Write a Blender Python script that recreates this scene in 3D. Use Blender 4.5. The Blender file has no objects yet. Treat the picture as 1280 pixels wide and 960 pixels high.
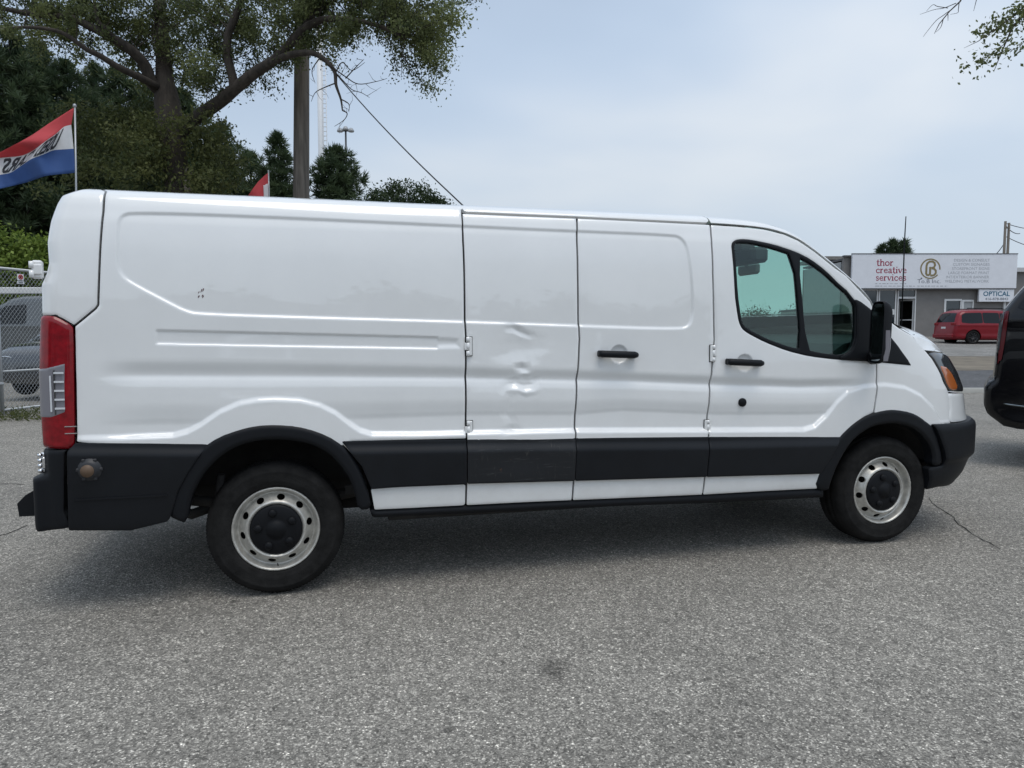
import bpy, bmesh, math, random
import numpy as np
from mathutils import Vector, Matrix, noise
R = math.radians
scene = bpy.context.scene
col = scene.collection
random.seed(7); rng = np.random.default_rng(7)

# ---------------------------------------------------------------- camera
cam = bpy.data.objects.new('camera', bpy.data.cameras.new('camera')); col.objects.link(cam)
cam.location = (.227, -3.913, 1.376); cam.rotation_euler = (R(90-4.04), 0, R(-14.72))
cam.data.sensor_width = 36; cam.data.lens = 36*924/1280; cam.data.clip_start = .05; cam.data.clip_end = 4000
scene.camera = cam
# ---------------------------------------------------------------- daylight: bright hazy sky, weak veiled sun high up
SUN_EL, SUN_AZ = 70, 168            # azimuth measured from +y towards +x
w = bpy.data.worlds.new('World'); scene.world = w; w.use_nodes = True
nt = w.node_tree; N = nt.nodes; L = nt.links; N.clear()
sky = N.new('ShaderNodeTexSky'); sky.sky_type = 'NISHITA'; sky.sun_disc = False
sky.sun_elevation = R(SUN_EL); sky.sun_rotation = R(SUN_AZ); sky.air_density = 1.2; sky.dust_density = 2.5; sky.ozone_density = 1.5
tc = N.new('ShaderNodeTexCoord'); sep = N.new('ShaderNodeSeparateXYZ'); L.new(tc.outputs['Generated'], sep.inputs[0])
zc = N.new('ShaderNodeMath'); zc.operation = 'ADD'; zc.inputs[1].default_value = .30; L.new(sep.outputs['Z'], zc.inputs[0])
dv = N.new('ShaderNodeVectorMath'); dv.operation = 'DIVIDE'
cz = N.new('ShaderNodeCombineXYZ')
for k in range(3): L.new(zc.outputs[0], cz.inputs[k])
L.new(tc.outputs['Generated'], dv.inputs[0]); L.new(cz.outputs[0], dv.inputs[1])
mp = N.new('ShaderNodeMapping'); mp.inputs['Location'].default_value = (2.7, 1.9, 0); mp.inputs['Scale'].default_value = (.70, .95, 0); mp.inputs['Rotation'].default_value = (0, 0, R(25)); L.new(dv.outputs[0], mp.inputs[0])
n1 = N.new('ShaderNodeTexNoise'); n1.inputs['Scale'].default_value = 1.25; n1.inputs['Detail'].default_value = 4; n1.inputs['Roughness'].default_value = .42; n1.inputs['Distortion'].default_value = .35
L.new(mp.outputs[0], n1.inputs['Vector'])
cr = N.new('ShaderNodeMapRange'); cr.inputs[1].default_value = .36; cr.inputs[2].default_value = .70; cr.inputs[3].default_value = .58; cr.inputs[4].default_value = .97
L.new(n1.outputs['Fac'], cr.inputs[0])
mx = N.new('ShaderNodeMix'); mx.data_type = 'RGBA'
L.new(cr.outputs[0], mx.inputs['Factor']); L.new(sky.outputs[0], mx.inputs['A']); 
# added gradient: haze and cloud brighter sunward, behind the camera, to light the van
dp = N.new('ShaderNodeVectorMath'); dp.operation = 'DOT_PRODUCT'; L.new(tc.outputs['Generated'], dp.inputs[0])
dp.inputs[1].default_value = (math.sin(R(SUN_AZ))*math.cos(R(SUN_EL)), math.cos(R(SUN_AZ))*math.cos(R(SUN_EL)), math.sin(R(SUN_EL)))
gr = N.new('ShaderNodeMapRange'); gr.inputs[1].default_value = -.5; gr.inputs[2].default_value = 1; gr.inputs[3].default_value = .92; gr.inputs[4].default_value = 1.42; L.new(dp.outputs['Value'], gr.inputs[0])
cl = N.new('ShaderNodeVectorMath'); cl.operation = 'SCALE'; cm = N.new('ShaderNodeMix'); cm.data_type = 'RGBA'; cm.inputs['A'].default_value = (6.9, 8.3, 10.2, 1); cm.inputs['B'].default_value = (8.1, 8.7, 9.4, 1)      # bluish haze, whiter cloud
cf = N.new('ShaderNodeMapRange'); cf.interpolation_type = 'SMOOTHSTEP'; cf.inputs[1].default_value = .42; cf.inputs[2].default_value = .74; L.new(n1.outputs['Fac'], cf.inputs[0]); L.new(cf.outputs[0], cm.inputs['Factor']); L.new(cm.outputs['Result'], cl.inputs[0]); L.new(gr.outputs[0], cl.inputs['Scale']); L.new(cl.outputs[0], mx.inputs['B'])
hz = N.new('ShaderNodeMapRange'); hz.interpolation_type = 'SMOOTHSTEP'; hz.inputs[1].default_value = -.02; hz.inputs[2].default_value = .34; hz.inputs[3].default_value = .92; hz.inputs[4].default_value = 0; L.new(sep.outputs['Z'], hz.inputs[0])      # even haze towards the horizon
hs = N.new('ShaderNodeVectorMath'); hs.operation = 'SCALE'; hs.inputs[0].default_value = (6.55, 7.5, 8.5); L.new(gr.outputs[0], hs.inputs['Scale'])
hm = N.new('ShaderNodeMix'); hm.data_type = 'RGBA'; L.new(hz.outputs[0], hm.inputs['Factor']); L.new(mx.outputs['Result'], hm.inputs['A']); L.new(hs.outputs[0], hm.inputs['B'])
bg = N.new('ShaderNodeBackground'); bg.inputs['Strength'].default_value = .085
L.new(hm.outputs['Result'], bg.inputs['Color'])
wo = N.new('ShaderNodeOutputWorld'); L.new(bg.outputs[0], wo.inputs[0])
sun_l = bpy.data.lights.new('sun', 'SUN'); sun_l.energy = 1.25; sun_l.angle = R(34); sun_l.color = (1, .95, .88)
sun = bpy.data.objects.new("sun", sun_l); col.objects.link(sun)
_d = Vector((math.sin(R(SUN_AZ))*math.cos(R(SUN_EL)), math.cos(R(SUN_AZ))*math.cos(R(SUN_EL)), math.sin(R(SUN_EL))))
sun.rotation_euler = _d.to_track_quat('Z', 'Y').to_euler(); sun.location = _d*60
vs = scene.view_settings; vs.view_transform = 'Standard'; vs.look = 'None'; vs.exposure = 0.06; vs.gamma = 1; vs.use_curve_mapping = False
scene.cycles.max_bounces = 8; scene.cycles.transparent_max_bounces = 16

# ---------------------------------------------------------------- materials
def mat(name, color, rough=.5, metal=0., coat=0., spec=.5, var=0., var_scale=6., bump=0., bump_scale=60., stretch=1.):
    m = bpy.data.materials.new(name); m.use_nodes = True; t = m.node_tree; b = t.nodes['Principled BSDF']
    b.inputs['Base Color'].default_value = (*color, 1); b.inputs['Roughness'].default_value = rough; b.inputs['Metallic'].default_value = metal
    b.inputs['Coat Weight'].default_value = coat; b.inputs['Coat Roughness'].default_value = .02; b.inputs['Coat IOR'].default_value = 1.6; b.inputs['Specular IOR Level'].default_value = spec
    co = t.nodes.new('ShaderNodeMapping'); co.inputs['Scale'].default_value = (1, 1, stretch); tco = t.nodes.new('ShaderNodeTexCoord'); t.links.new(tco.outputs['Object'], co.inputs[0])
    if var:
        n = t.nodes.new('ShaderNodeTexNoise'); n.inputs['Scale'].default_value = var_scale; n.inputs['Detail'].default_value = 6; n.inputs['Roughness'].default_value = .65
        t.links.new(co.outputs[0], n.inputs['Vector'])
        r_ = t.nodes.new('ShaderNodeMapRange'); r_.inputs[1].default_value = .3; r_.inputs[2].default_value = .7; r_.inputs[3].default_value = 1-var; r_.inputs[4].default_value = 1+var
        t.links.new(n.outputs['Fac'], r_.inputs[0])
        mu = t.nodes.new('ShaderNodeVectorMath'); mu.operation = 'SCALE'; mu.inputs[0].default_value = color
        t.links.new(r_.outputs[0], mu.inputs['Scale']); t.links.new(mu.outputs[0], b.inputs['Base Color'])
    if bump:
        n = t.nodes.new('ShaderNodeTexNoise'); n.inputs['Scale'].default_value = bump_scale; n.inputs['Detail'].default_value = 4
        t.links.new(co.outputs[0], n.inputs['Vector'])
        bp = t.nodes.new('ShaderNodeBump'); bp.inputs['Strength'].default_value = bump; bp.inputs['Distance'].default_value = .01
        t.links.new(n.outputs['Fac'], bp.inputs['Height']); t.links.new(bp.outputs[0], b.inputs['Normal'])
    return m
def glass_mat(name, tint, refl=1.0, rough=0.0):
    m = bpy.data.materials.new(name); m.use_nodes = True; t = m.node_tree; t.nodes.clear()
    o = t.nodes.new('ShaderNodeOutputMaterial'); tr = t.nodes.new('ShaderNodeBsdfTransparent'); tr.inputs[0].default_value = (*tint, 1)
    g = t.nodes.new('ShaderNodeBsdfGlossy'); g.inputs['Roughness'].default_value = rough; g.inputs[0].default_value = (refl, refl, refl, 1)
    f = t.nodes.new('ShaderNodeFresnel'); ge = t.nodes.new('ShaderNodeNewGeometry')       # thin pane: the same reflection from both faces
    io = t.nodes.new('ShaderNodeMapRange'); io.inputs[3].default_value = 1.5; io.inputs[4].default_value = 1/1.5; t.links.new(ge.outputs['Backfacing'], io.inputs[0]); t.links.new(io.outputs[0], f.inputs['IOR'])
    mx = t.nodes.new('ShaderNodeMixShader'); t.links.new(f.outputs[0], mx.inputs[0]); t.links.new(tr.outputs[0], mx.inputs[1]); t.links.new(g.outputs[0], mx.inputs[2])
    t.links.new(mx.outputs[0], o.inputs[0]); return m
M = {}
M['white'] = mat('white paint', (.772, .775, .763), .30, coat=1, var=.025, var_scale=3)
def road_film(m):
    """thin brownish splash and dust on the lowest part of the paint"""
    t = m.node_tree; b = t.nodes['Principled BSDF']; n = t.nodes.new; l = t.links.new; src = b.inputs['Base Color'].links[0].from_socket
    ge = n('ShaderNodeNewGeometry'); sp = n('ShaderNodeSeparateXYZ'); l(ge.outputs['Position'], sp.inputs[0])
    hz_ = n('ShaderNodeMapRange'); hz_.inputs[1].default_value = 1.05; hz_.inputs[2].default_value = .38; hz_.inputs[3].default_value = 0; hz_.inputs[4].default_value = 1; l(sp.outputs['Z'], hz_.inputs[0])
    mp_ = n('ShaderNodeMapping'); mp_.inputs['Scale'].default_value = (2.6, 1, 3.2); l(ge.outputs['Position'], mp_.inputs[0])
    nz = n('ShaderNodeTexNoise'); nz.inputs['Scale'].default_value = 1.6; nz.inputs['Detail'].default_value = 8; nz.inputs['Roughness'].default_value = .7; l(mp_.outputs[0], nz.inputs['Vector'])
    mr = n('ShaderNodeMapRange'); mr.inputs[1].default_value = .36; mr.inputs[2].default_value = .78; mr.inputs[4].default_value = .30; l(nz.outputs['Fac'], mr.inputs[0])
    mu = n('ShaderNodeMath'); mu.operation = 'MULTIPLY'; l(hz_.outputs[0], mu.inputs[0]); l(mr.outputs[0], mu.inputs[1])
    mx_ = n('ShaderNodeMix'); mx_.data_type = 'RGBA'; l(mu.outputs[0], mx_.inputs['Factor']); l(src, mx_.inputs['A']); mx_.inputs['B'].default_value = (.40, .36, .30, 1); l(mx_.outputs['Result'], b.inputs['Base Color'])
road_film(M['white'])
M['plastic'] = mat('black plastic', (.007, .008, .010), .5, spec=.2, bump=.12, bump_scale=500)
M['clad'] = mat('charcoal moulding', (.006, .007, .009), .42, spec=.26, var=.2, var_scale=5)
M['rubber'] = mat('tyre rubber', (.015, .0145, .014), .85, var=.5, var_scale=11, spec=.15, bump=.3, bump_scale=130)
M['steel'] = mat('painted steel wheel', (.49, .475, .435), .36, metal=.5, var=.22, var_scale=30)
M['cap'] = mat('black wheel cap', (.006, .0065, .008), .5, spec=.18)
M['chrome'] = mat('bright metal', (.75, .76, .78), .15, metal=1)
M['dark'] = mat('dark gap', (.008, .008, .009), .9, spec=.1)
M['under'] = mat('dirty underbody', (.03, .028, .026), .85, var=.4, var_scale=8)
M['lens_red'] = mat('red lens', (.21, .003, .008), .14, spec=.5, var=.35, var_scale=30)
M['lens_clear'] = mat('clear lens', (.19, .185, .205), .12, coat=.4); M['lens_bright'] = mat('bright lens rib', (.62, .63, .65), .2, coat=.5)
M['amber'] = mat('amber lens', (.42, .11, .02), .2, coat=1)
M['lampblack'] = mat('dark lamp lens', (.03, .032, .035), .08, coat=1)
M['cap_grey'] = mat('worn black rubber', (.018, .019, .022), .5); M['copper'] = mat('copper disc', (.12, .075, .045), .55)
M['glass'] = glass_mat('green tinted glass', (.72, .87, .815))
M['screen'] = glass_mat('windscreen glass', (.74, .92, .86))
M['interior'] = mat('cab trim', (.014, .015, .016), .7)
M['galv'] = mat('galvanised steel', (.42, .44, .45), .45, metal=.5, var=.12, var_scale=20)

M['scratch'] = mat('scratched bare metal', (.10, .04, .04), .6)
def scuffed():
    m = mat('scuffed moulding', (.010, .011, .013), .45, spec=.35); t = m.node_tree; b = t.nodes['Principled BSDF']; n = t.nodes.new; l = t.links.new
    ge = n('ShaderNodeNewGeometry'); cur = None
    for sc, lo, hi, c in (((5, 1, 70), .58, .72, (.07, .07, .07)), ((60, 1, 9), .60, .72, (.07, .065, .06)), ((14, 1, 18), .64, .74, (.12, .06, .03))):
        mp = n('ShaderNodeMapping'); mp.inputs['Scale'].default_value = sc; l(ge.outputs['Position'], mp.inputs[0])
        nz = n('ShaderNodeTexNoise'); nz.inputs['Scale'].default_value = 1; nz.inputs['Detail'].default_value = 5; nz.inputs['Roughness'].default_value = .7; l(mp.outputs[0], nz.inputs['Vector'])
        mr = n('ShaderNodeMapRange'); mr.inputs[1].default_value = lo; mr.inputs[2].default_value = hi; mr.inputs[4].default_value = .8; l(nz.outputs['Fac'], mr.inputs[0])
        mx = n('ShaderNodeMix'); mx.data_type = 'RGBA'; l(mr.outputs[0], mx.inputs['Factor']); mx.inputs['B'].default_value = (*c, 1)
        if cur is None: mx.inputs['A'].default_value = (.010, .011, .013, 1)
        else: l(cur, mx.inputs['A'])
        cur = mx.outputs['Result']
    l(cur, b.inputs['Base Color']); return m
M['scuffed'] = scuffed()
# ---------------------------------------------------------------- object helpers
def tag(o, label=None, cat=None, group=None, kind=None):
    if label: o['label'] = label
    if cat: o['category'] = cat
    if group: o['group'] = group
    if kind: o['kind'] = kind
    return o
def empty(name, loc=(0, 0, 0), rz=0., label=None, cat=None, group=None):
    o = bpy.data.objects.new(name, None); col.objects.link(o); o.location = loc; o.rotation_euler = (0, 0, rz); o.empty_display_size = .2
    return tag(o, label, cat, group)
def link_mesh(name, me, m, parent=None):
    o = bpy.data.objects.new(name, me); col.objects.link(o)
    if m is not None:
        for q in (m if isinstance(m, (list, tuple)) else [m]): me.materials.append(q)
    if parent is not None:
        o.parent = parent
    return o
def mesh_np(name, verts, quads, m, parent=None, smooth=True, tris=None, mats=None):
    """mesh from numpy arrays of quads and tris"""
    me = bpy.data.meshes.new(name); verts = np.asarray(verts, np.float32)
    q = np.asarray(quads, np.int32).reshape(-1, 4) if quads is not None and len(quads) else np.zeros((0, 4), np.int32)
    t = np.asarray(tris, np.int32).reshape(-1, 3) if tris is not None and len(tris) else np.zeros((0, 3), np.int32)
    nq, ntr = len(q), len(t)
    me.vertices.add(len(verts)); me.vertices.foreach_set('co', verts.ravel())
    me.loops.add(nq*4+ntr*3); me.polygons.add(nq+ntr)
    me.loops.foreach_set('vertex_index', np.concatenate([q.ravel(), t.ravel()]))
    st = np.concatenate([np.arange(nq)*4, nq*4+np.arange(ntr)*3]).astype(np.int32)
    me.polygons.foreach_set('loop_start', st)
    sm = np.asarray(smooth) if not isinstance(smooth, bool) else np.full(nq+ntr, smooth)
    me.polygons.foreach_set('use_smooth', sm)
    if mats is not None: me.polygons.foreach_set('material_index', np.asarray(mats, np.int32))
    me.update(calc_edges=True); me.validate()
    return link_mesh(name, me, m, parent)
class MB:
    """collects simple shapes into ONE mesh"""
    def __init__(s): s.v = []; s.f = []; s.s = []
    def add(s, v, f, smooth=False):
        o = len(s.v); s.v += [tuple(p) for p in v]; s.f += [tuple(i+o for i in q) for q in f]; s.s += [smooth]*len(f); return s
    def box(s, c, d, rot=None, bev=0.):
        x, y, z = (k/2 for k in d)
        if bev:
            b = min(bev, x*.9, y*.9, z*.9); pts = []
            for sx in (-1, 1):
                for sy in (-1, 1):
                    for sz in (-1, 1):
                        pts += [(sx*x, sy*(y-b), sz*(z-b)), (sx*(x-b), sy*y, sz*(z-b)), (sx*(x-b), sy*(y-b), sz*z)]
            bm = bmesh.new()
            for p in pts: bm.verts.new(p)
            g = bmesh.ops.convex_hull(bm, input=bm.verts); bm.verts.index_update()
            bmesh.ops.dissolve_limit(bm, angle_limit=.02, verts=bm.verts, edges=bm.edges); bm.verts.index_update()
            v = [q.co.copy() for q in bm.verts]; f = [[q.index for q in p.verts] for p in bm.faces]; bm.free()
        else:
            v = [Vector((a*x, b*y, e*z)) for a in (-1, 1) for b in (-1, 1) for e in (-1, 1)]
            f = [(0, 1, 3, 2), (4, 6, 7, 5), (0, 4, 5, 1), (2, 3, 7, 6), (0, 2, 6, 4), (1, 5, 7, 3)]
        if rot is not None: v = [rot @ p for p in v]
        return s.add([(p[0]+c[0], p[1]+c[1], p[2]+c[2]) for p in v], f)
    def tube(s, pts, rad, seg=8, caps=True, smooth=True):
        pts = [Vector(p) for p in pts]; n = len(pts)
        rad = rad if isinstance(rad, (list, tuple)) else [rad]*n
        rad = list(rad)+[rad[-1]]*max(0, n-len(rad))
        V = []; F = []; up = None
        for i, p in enumerate(pts):
            d = (pts[min(i+1, n-1)]-pts[max(i-1, 0)])
            d = d.normalized() if d.length > 1e-9 else Vector((0, 0, 1))
            if up is None: up = d.orthogonal().normalized()
            else:
                up = up-d*up.dot(d); up = up.normalized() if up.length > 1e-6 else d.orthogonal().normalized()
            sd = d.cross(up)
            for k in range(seg):
                a = 2*math.pi*k/seg; V.append(p+(up*math.cos(a)+sd*math.sin(a))*rad[i])
        for i in range(n-1):
            for k in range(seg):
                a, b = i*seg+k, i*seg+(k+1) % seg; F.append((a, b, b+seg, a+seg))
        o = len(s.v); s.add(V, F, smooth)
        if caps: s.f += [tuple(o+k for k in range(seg))[::-1], tuple(o+(n-1)*seg+k for k in range(seg))]; s.s += [False, False]
        return s
    def lathe(s, prof, seg=32, center=(0, 0, 0), axis='z', smooth=True, closed=False):
        """prof: (radius, height) pairs"""
        V = []; F = []; n = len(prof)
        for k in range(seg):
            a = 2*math.pi*k/seg; c, q = math.cos(a), math.sin(a)
            for r_, h in prof:
                p = {'z': (r_*c, r_*q, h), 'y': (r_*c, h, r_*q), 'x': (h, r_*c, r_*q)}[axis]
                V.append((p[0]+center[0], p[1]+center[1], p[2]+center[2]))
        for k in range(seg):
            for i in range(n-1 if not closed else n):
                j = (i+1) % n; a, b = k*n+i, k*n+j; c2, d2 = ((k+1) % seg)*n+i, ((k+1) % seg)*n+j
                F.append((a, c2, d2, b))
        return s.add(V, F, smooth)
    def prism(s, poly, a, b, axis='y'):
        """polygon (2-D) swept from a to b along axis"""
        def P(p, h): return {'y': (p[0], h, p[1]), 'z': (p[0], p[1], h), 'x': (h, p[0], p[1])}[axis]
        n = len(poly); V = [P(p, a) for p in poly]+[P(p, b) for p in poly]
        F = [tuple(range(n)), tuple(range(2*n-1, n-1, -1))]+[(i, i+n, (i+1) % n+n, (i+1) % n) for i in range(n)]
        return s.add(V, F)
    def build(s, name, m, parent=None):
        me = bpy.data.meshes.new(name); me.from_pydata(s.v, [], s.f)
        me.polygons.foreach_set('use_smooth', s.s)
        bm = bmesh.new(); bm.from_mesh(me); bmesh.ops.recalc_face_normals(bm, faces=bm.faces); bm.to_mesh(me); bm.free()
        me.update(); return link_mesh(name, me, m, parent)
def copy_tree(o, parent=None):
    c = o.copy(); col.objects.link(c)
    if parent is not None: c.parent = parent
    for ch in list(o.children): copy_tree(ch, c)
    return c

# ---------------------------------------------------------------- panels cut out of a 2-D chart by a signed distance
def sd_poly(P, x, y):
    P = np.asarray(P, float); n = len(P); d = np.full(x.shape, 1e9); ins = np.zeros(x.shape, bool)
    for i in range(n):
        ax, ay = P[i]; bx, by = P[(i+1) % n]; ex, ey = bx-ax, by-ay; l2 = ex*ex+ey*ey
        if l2 < 1e-12: continue
        t = np.clip(((x-ax)*ex+(y-ay)*ey)/l2, 0, 1)
        d = np.minimum(d, (x-ax-t*ex)**2+(y-ay-t*ey)**2)
        c = ((ay > y) != (by > y))
        if by != ay: ins ^= c & (x < (bx-ax)*(y-ay)/(by-ay)+ax)
    d = np.sqrt(d); return np.where(ins, -d, d)
def smooth_poly(P, it=2, q=.25):
    for _ in range(it):
        Q = []
        for i in range(len(P)):
            a, b = P[i], P[(i+1) % len(P)]
            Q += [(a[0]*(1-q)+b[0]*q, a[1]*(1-q)+b[1]*q), (a[0]*q+b[0]*(1-q), a[1]*q+b[1]*(1-q))]
        P = Q
    return P
def sstep(t): t = np.clip(t, 0, 1); return t*t*(3-2*t)
def sdf_mesh(name, sdf, bounds, cell, mapf, m, parent=None, rim=.02, back=False, flip=False):
    """mesh of the region sdf < 0 of a 2-D chart; mapf(u, v, s, out) gives 3-D points; the edge is turned in by rim"""
    u0, v0, u1, v1 = bounds
    cu, cv = cell if isinstance(cell, tuple) else (cell, cell)
    nu, nv = max(2, int((u1-u0)/cu)+1), max(2, int((v1-v0)/cv)+1)
    us, vs_ = np.linspace(u0, u1, nu), np.linspace(v0, v1, nv)
    U, V = np.meshgrid(us, vs_, indexing='ij'); S = sdf(U, V)
    S = np.where(np.abs(S) < 1e-6, 1e-6, S)
    ins = S < 0; idx = np.full(U.shape, -1, np.int64)
    c4 = np.stack([ins[:-1, :-1], ins[1:, :-1], ins[1:, 1:], ins[:-1, 1:]], -1); cnt = c4.sum(-1)
    used = ins
    idx[used] = np.arange(used.sum()); PU = list(U[used]); PV = list(V[used])
    full = np.argwhere(cnt == 4)
    i, j = full[:, 0], full[:, 1]
    quads = np.stack([idx[i, j], idx[i+1, j], idx[i+1, j+1], idx[i, j+1]], -1) if len(full) else np.zeros((0, 4), np.int64)
    cuts = {}
    def cut(a, b):
        k = (a, b) if a < b else (b, a)
        r = cuts.get(k)
        if r is None:
            s0, s1 = S[k[0]], S[k[1]]; t = s0/(s0-s1); t = min(max(t, .02), .98)
            PU.append(U[k[0]]*(1-t)+U[k[1]]*t); PV.append(V[k[0]]*(1-t)+V[k[1]]*t); r = cuts[k] = len(PU)-1
        return r
    tris = []; q2 = []
    for i, j in np.argwhere((cnt > 0) & (cnt < 4)):
        cs = [(i, j), (i+1, j), (i+1, j+1), (i, j+1)]; poly = []
        for k in range(4):
            a, b = cs[k], cs[(k+1) % 4]
            if ins[a]: poly.append(int(idx[a]))
            if ins[a] != ins[b]: poly.append(cut(a, b))
        if len(poly) == 3: tris.append(poly)
        elif len(poly) == 4: q2.append(poly)
        else:
            for k in range(1, len(poly)-1): tris.append([poly[0], poly[k], poly[k+1]])
    quads = np.concatenate([quads, np.array(q2, np.int64).reshape(-1, 4)]); tris = np.array(tris, np.int64).reshape(-1, 3)
    PU, PV = np.array(PU), np.array(PV); PS = sdf(PU, PV); PS[len(idx[used]):] = 0
    X = mapf(PU, PV, PS, 0.)
    E = np.concatenate([quads[:, [0, 1]], quads[:, [1, 2]], quads[:, [2, 3]], quads[:, [3, 0]], tris[:, [0, 1]], tris[:, [1, 2]], tris[:, [2, 0]]])
    n = len(PU); key = E[:, 0]*n+E[:, 1]; rev = E[:, 1]*n+E[:, 0]
    B = E[~np.isin(rev, key)]
    sm = [True]*(len(quads)+len(tris)); nq = len(quads)
    if rim and len(B):
        ids = np.unique(B); rm = np.full(n, -1); rm[ids] = np.arange(len(ids))
        Xb = mapf(PU[ids], PV[ids], PS[ids], -rim)
        a, b = rm[B[:, 0]], rm[B[:, 1]]
        o1 = n; o2 = n+len(ids)
        rq = np.stack([o1+b, o1+a, o2+a, o2+b], -1)
        X = np.concatenate([X, X[ids], Xb])
        quads = np.concatenate([quads, rq]); sm = [True]*nq+[True]*len(rq)+[True]*len(tris)
    if back:
        o3 = len(X); X = np.concatenate([X, mapf(PU, PV, PS, -rim)])
        quads = np.concatenate([quads, (quads[:nq]+o3)[:, ::-1]]); sm = [True]*len(quads)+[True]*(2*len(tris)); tris = np.concatenate([tris, (tris+o3)[:, ::-1]])
    if flip: quads = quads[:, ::-1]; tris = tris[:, ::-1]
    return mesh_np(name, X, quads, m, parent, True if len(sm) == 0 else np.ones(len(quads)+len(tris), bool), tris)
def bbox(P, pad=.01):
    P = np.asarray(P); return (P[:, 0].min()-pad, P[:, 1].min()-pad, P[:, 0].max()+pad, P[:, 1].max()+pad)

# ---------------------------------------------------------------- surveying: where a thing seen in the photograph stands at a given distance
_C = np.array([.227, -3.913, 1.376]); _y, _p = R(14.72), R(-4.04)
_F = np.array([math.sin(_y)*math.cos(_p), math.cos(_y)*math.cos(_p), math.sin(_p)]); _R = np.array([math.cos(_y), -math.sin(_y), 0]); _U = np.cross(_R, _F)
def PX(px, py, D): return tuple(_C+(_F+_R*(px-640)/924+_U*(480-py)/924)*D)
def ATGF(px, D):
    p = PX(px, 415, D); return (p[0], p[1], float(gz(s_of(p[0], p[1]))))
def GND(px, py):
    d = np.array(PX(px, py, 1))-_C; return tuple(_C+d*(-_C[2]/d[2]))

# ---------------------------------------------------------------- van body chart
# The body side is a chart (u, v): u runs along the plan outline (rear door centre -> side -> nose centre),
# v runs up the section (sill -> shoulder -> roof rail -> roof centre).  Side panels are cut out of this chart.
VW = 2.06                      # body width; the side facing the camera lies at y = 0
HALF = VW/2
SEC = np.array([(.28,.06),(.34,.035),(.45,.008),(.6,.002),(.75,0),(1.1,.003),(1.3,.0075),(1.45,.0098),(1.6,.0130),(1.75,.0205),(1.9,.0425),
                (1.955,.060),(1.995,.074),(2.033,.094),(2.060,.128),(2.076,.18),(2.088,.28),(2.102,.48),(2.112,.75),(2.116,1.03)])
def _pchip(x, y, q):
    x = np.asarray(x, float); y = np.asarray(y, float); h = np.diff(x); d = np.diff(y)/h
    m = np.zeros(len(x)); 
    for i in range(1, len(x)-1):
        if d[i-1]*d[i] > 0:
            w1 = 2*h[i]+h[i-1]; w2 = h[i]+2*h[i-1]; m[i] = (w1+w2)/(w1/d[i-1]+w2/d[i])
    m[0] = d[0]; m[-1] = d[-1]
    q = np.clip(q, x[0], x[-1]); i = np.clip(np.searchsorted(x, q)-1, 0, len(x)-2)
    t = (q-x[i])/h[i]
    return ((1+2*t)*(1-t)**2*y[i]+t*(1-t)**2*h[i]*m[i]+t*t*(3-2*t)*y[i+1]+t*t*(t-1)*h[i]*m[i+1])
# section arc length: below 1.955 v equals z, above it v is arc length
_zs = np.concatenate([np.linspace(.28, 1.955, 200), np.linspace(1.955, 2.076, 80)[1:]])
_is = _pchip(SEC[:,0], SEC[:,1], _zs)
_in2 = np.linspace(.18, HALF, 120)[1:]
_z2 = _pchip(SEC[15:,1], SEC[15:,0], _in2)
_zs = np.concatenate([_zs, _z2]); _is = np.concatenate([_is, _in2])
_vs = np.zeros(len(_zs)); _vs[:200] = _zs[:200]
for _k in range(200, len(_zs)): _vs[_k] = _vs[_k-1]+math.hypot(_zs[_k]-_zs[_k-1], _is[_k]-_is[_k-1])
def sec(v): return np.interp(v, _vs, _is), np.interp(v, _vs, _zs)
# plan outline, arc length u (u = x on the straight side)
U_REAR, R_REAR, U_NOSE, NL = -.945, .085, 3.4, 1.40
_q = np.linspace(0, 1, 500)**.5
_xn = np.concatenate([_q*.97, 1-(np.linspace(.03**.5, 0, 200)**2)[1:]])
_yn = HALF*(1-np.maximum(0, 1-_xn**4.43)**(1/2.5)); _xn = _xn*NL
_un = np.concatenate([[0], np.cumsum(np.hypot(np.diff(_xn), np.diff(_yn)))])+U_NOSE
U_FRONT = _un[-1]
XF = np.array([(.25,4.60),(.34,4.68),(.42,4.76),(.55,4.83),(.76,4.83),(.80,4.79),(1.0,4.75),(1.1,4.69),(1.2,4.60),(1.3,4.46),(1.4,4.3),(1.5,4.25),(2.2,4.25)])
XR = np.array([(.2,-.025),(.8,-.022),(1.2,-.02),(1.45,-.01),(1.6,-.007),(1.65,.015),(1.7,.026),(1.8,.021),(1.85,.027),(1.9,.034),(1.95,.046),(1.99,.057),(2.03,.073),(2.06,.12),(2.1,.19)])
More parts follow.
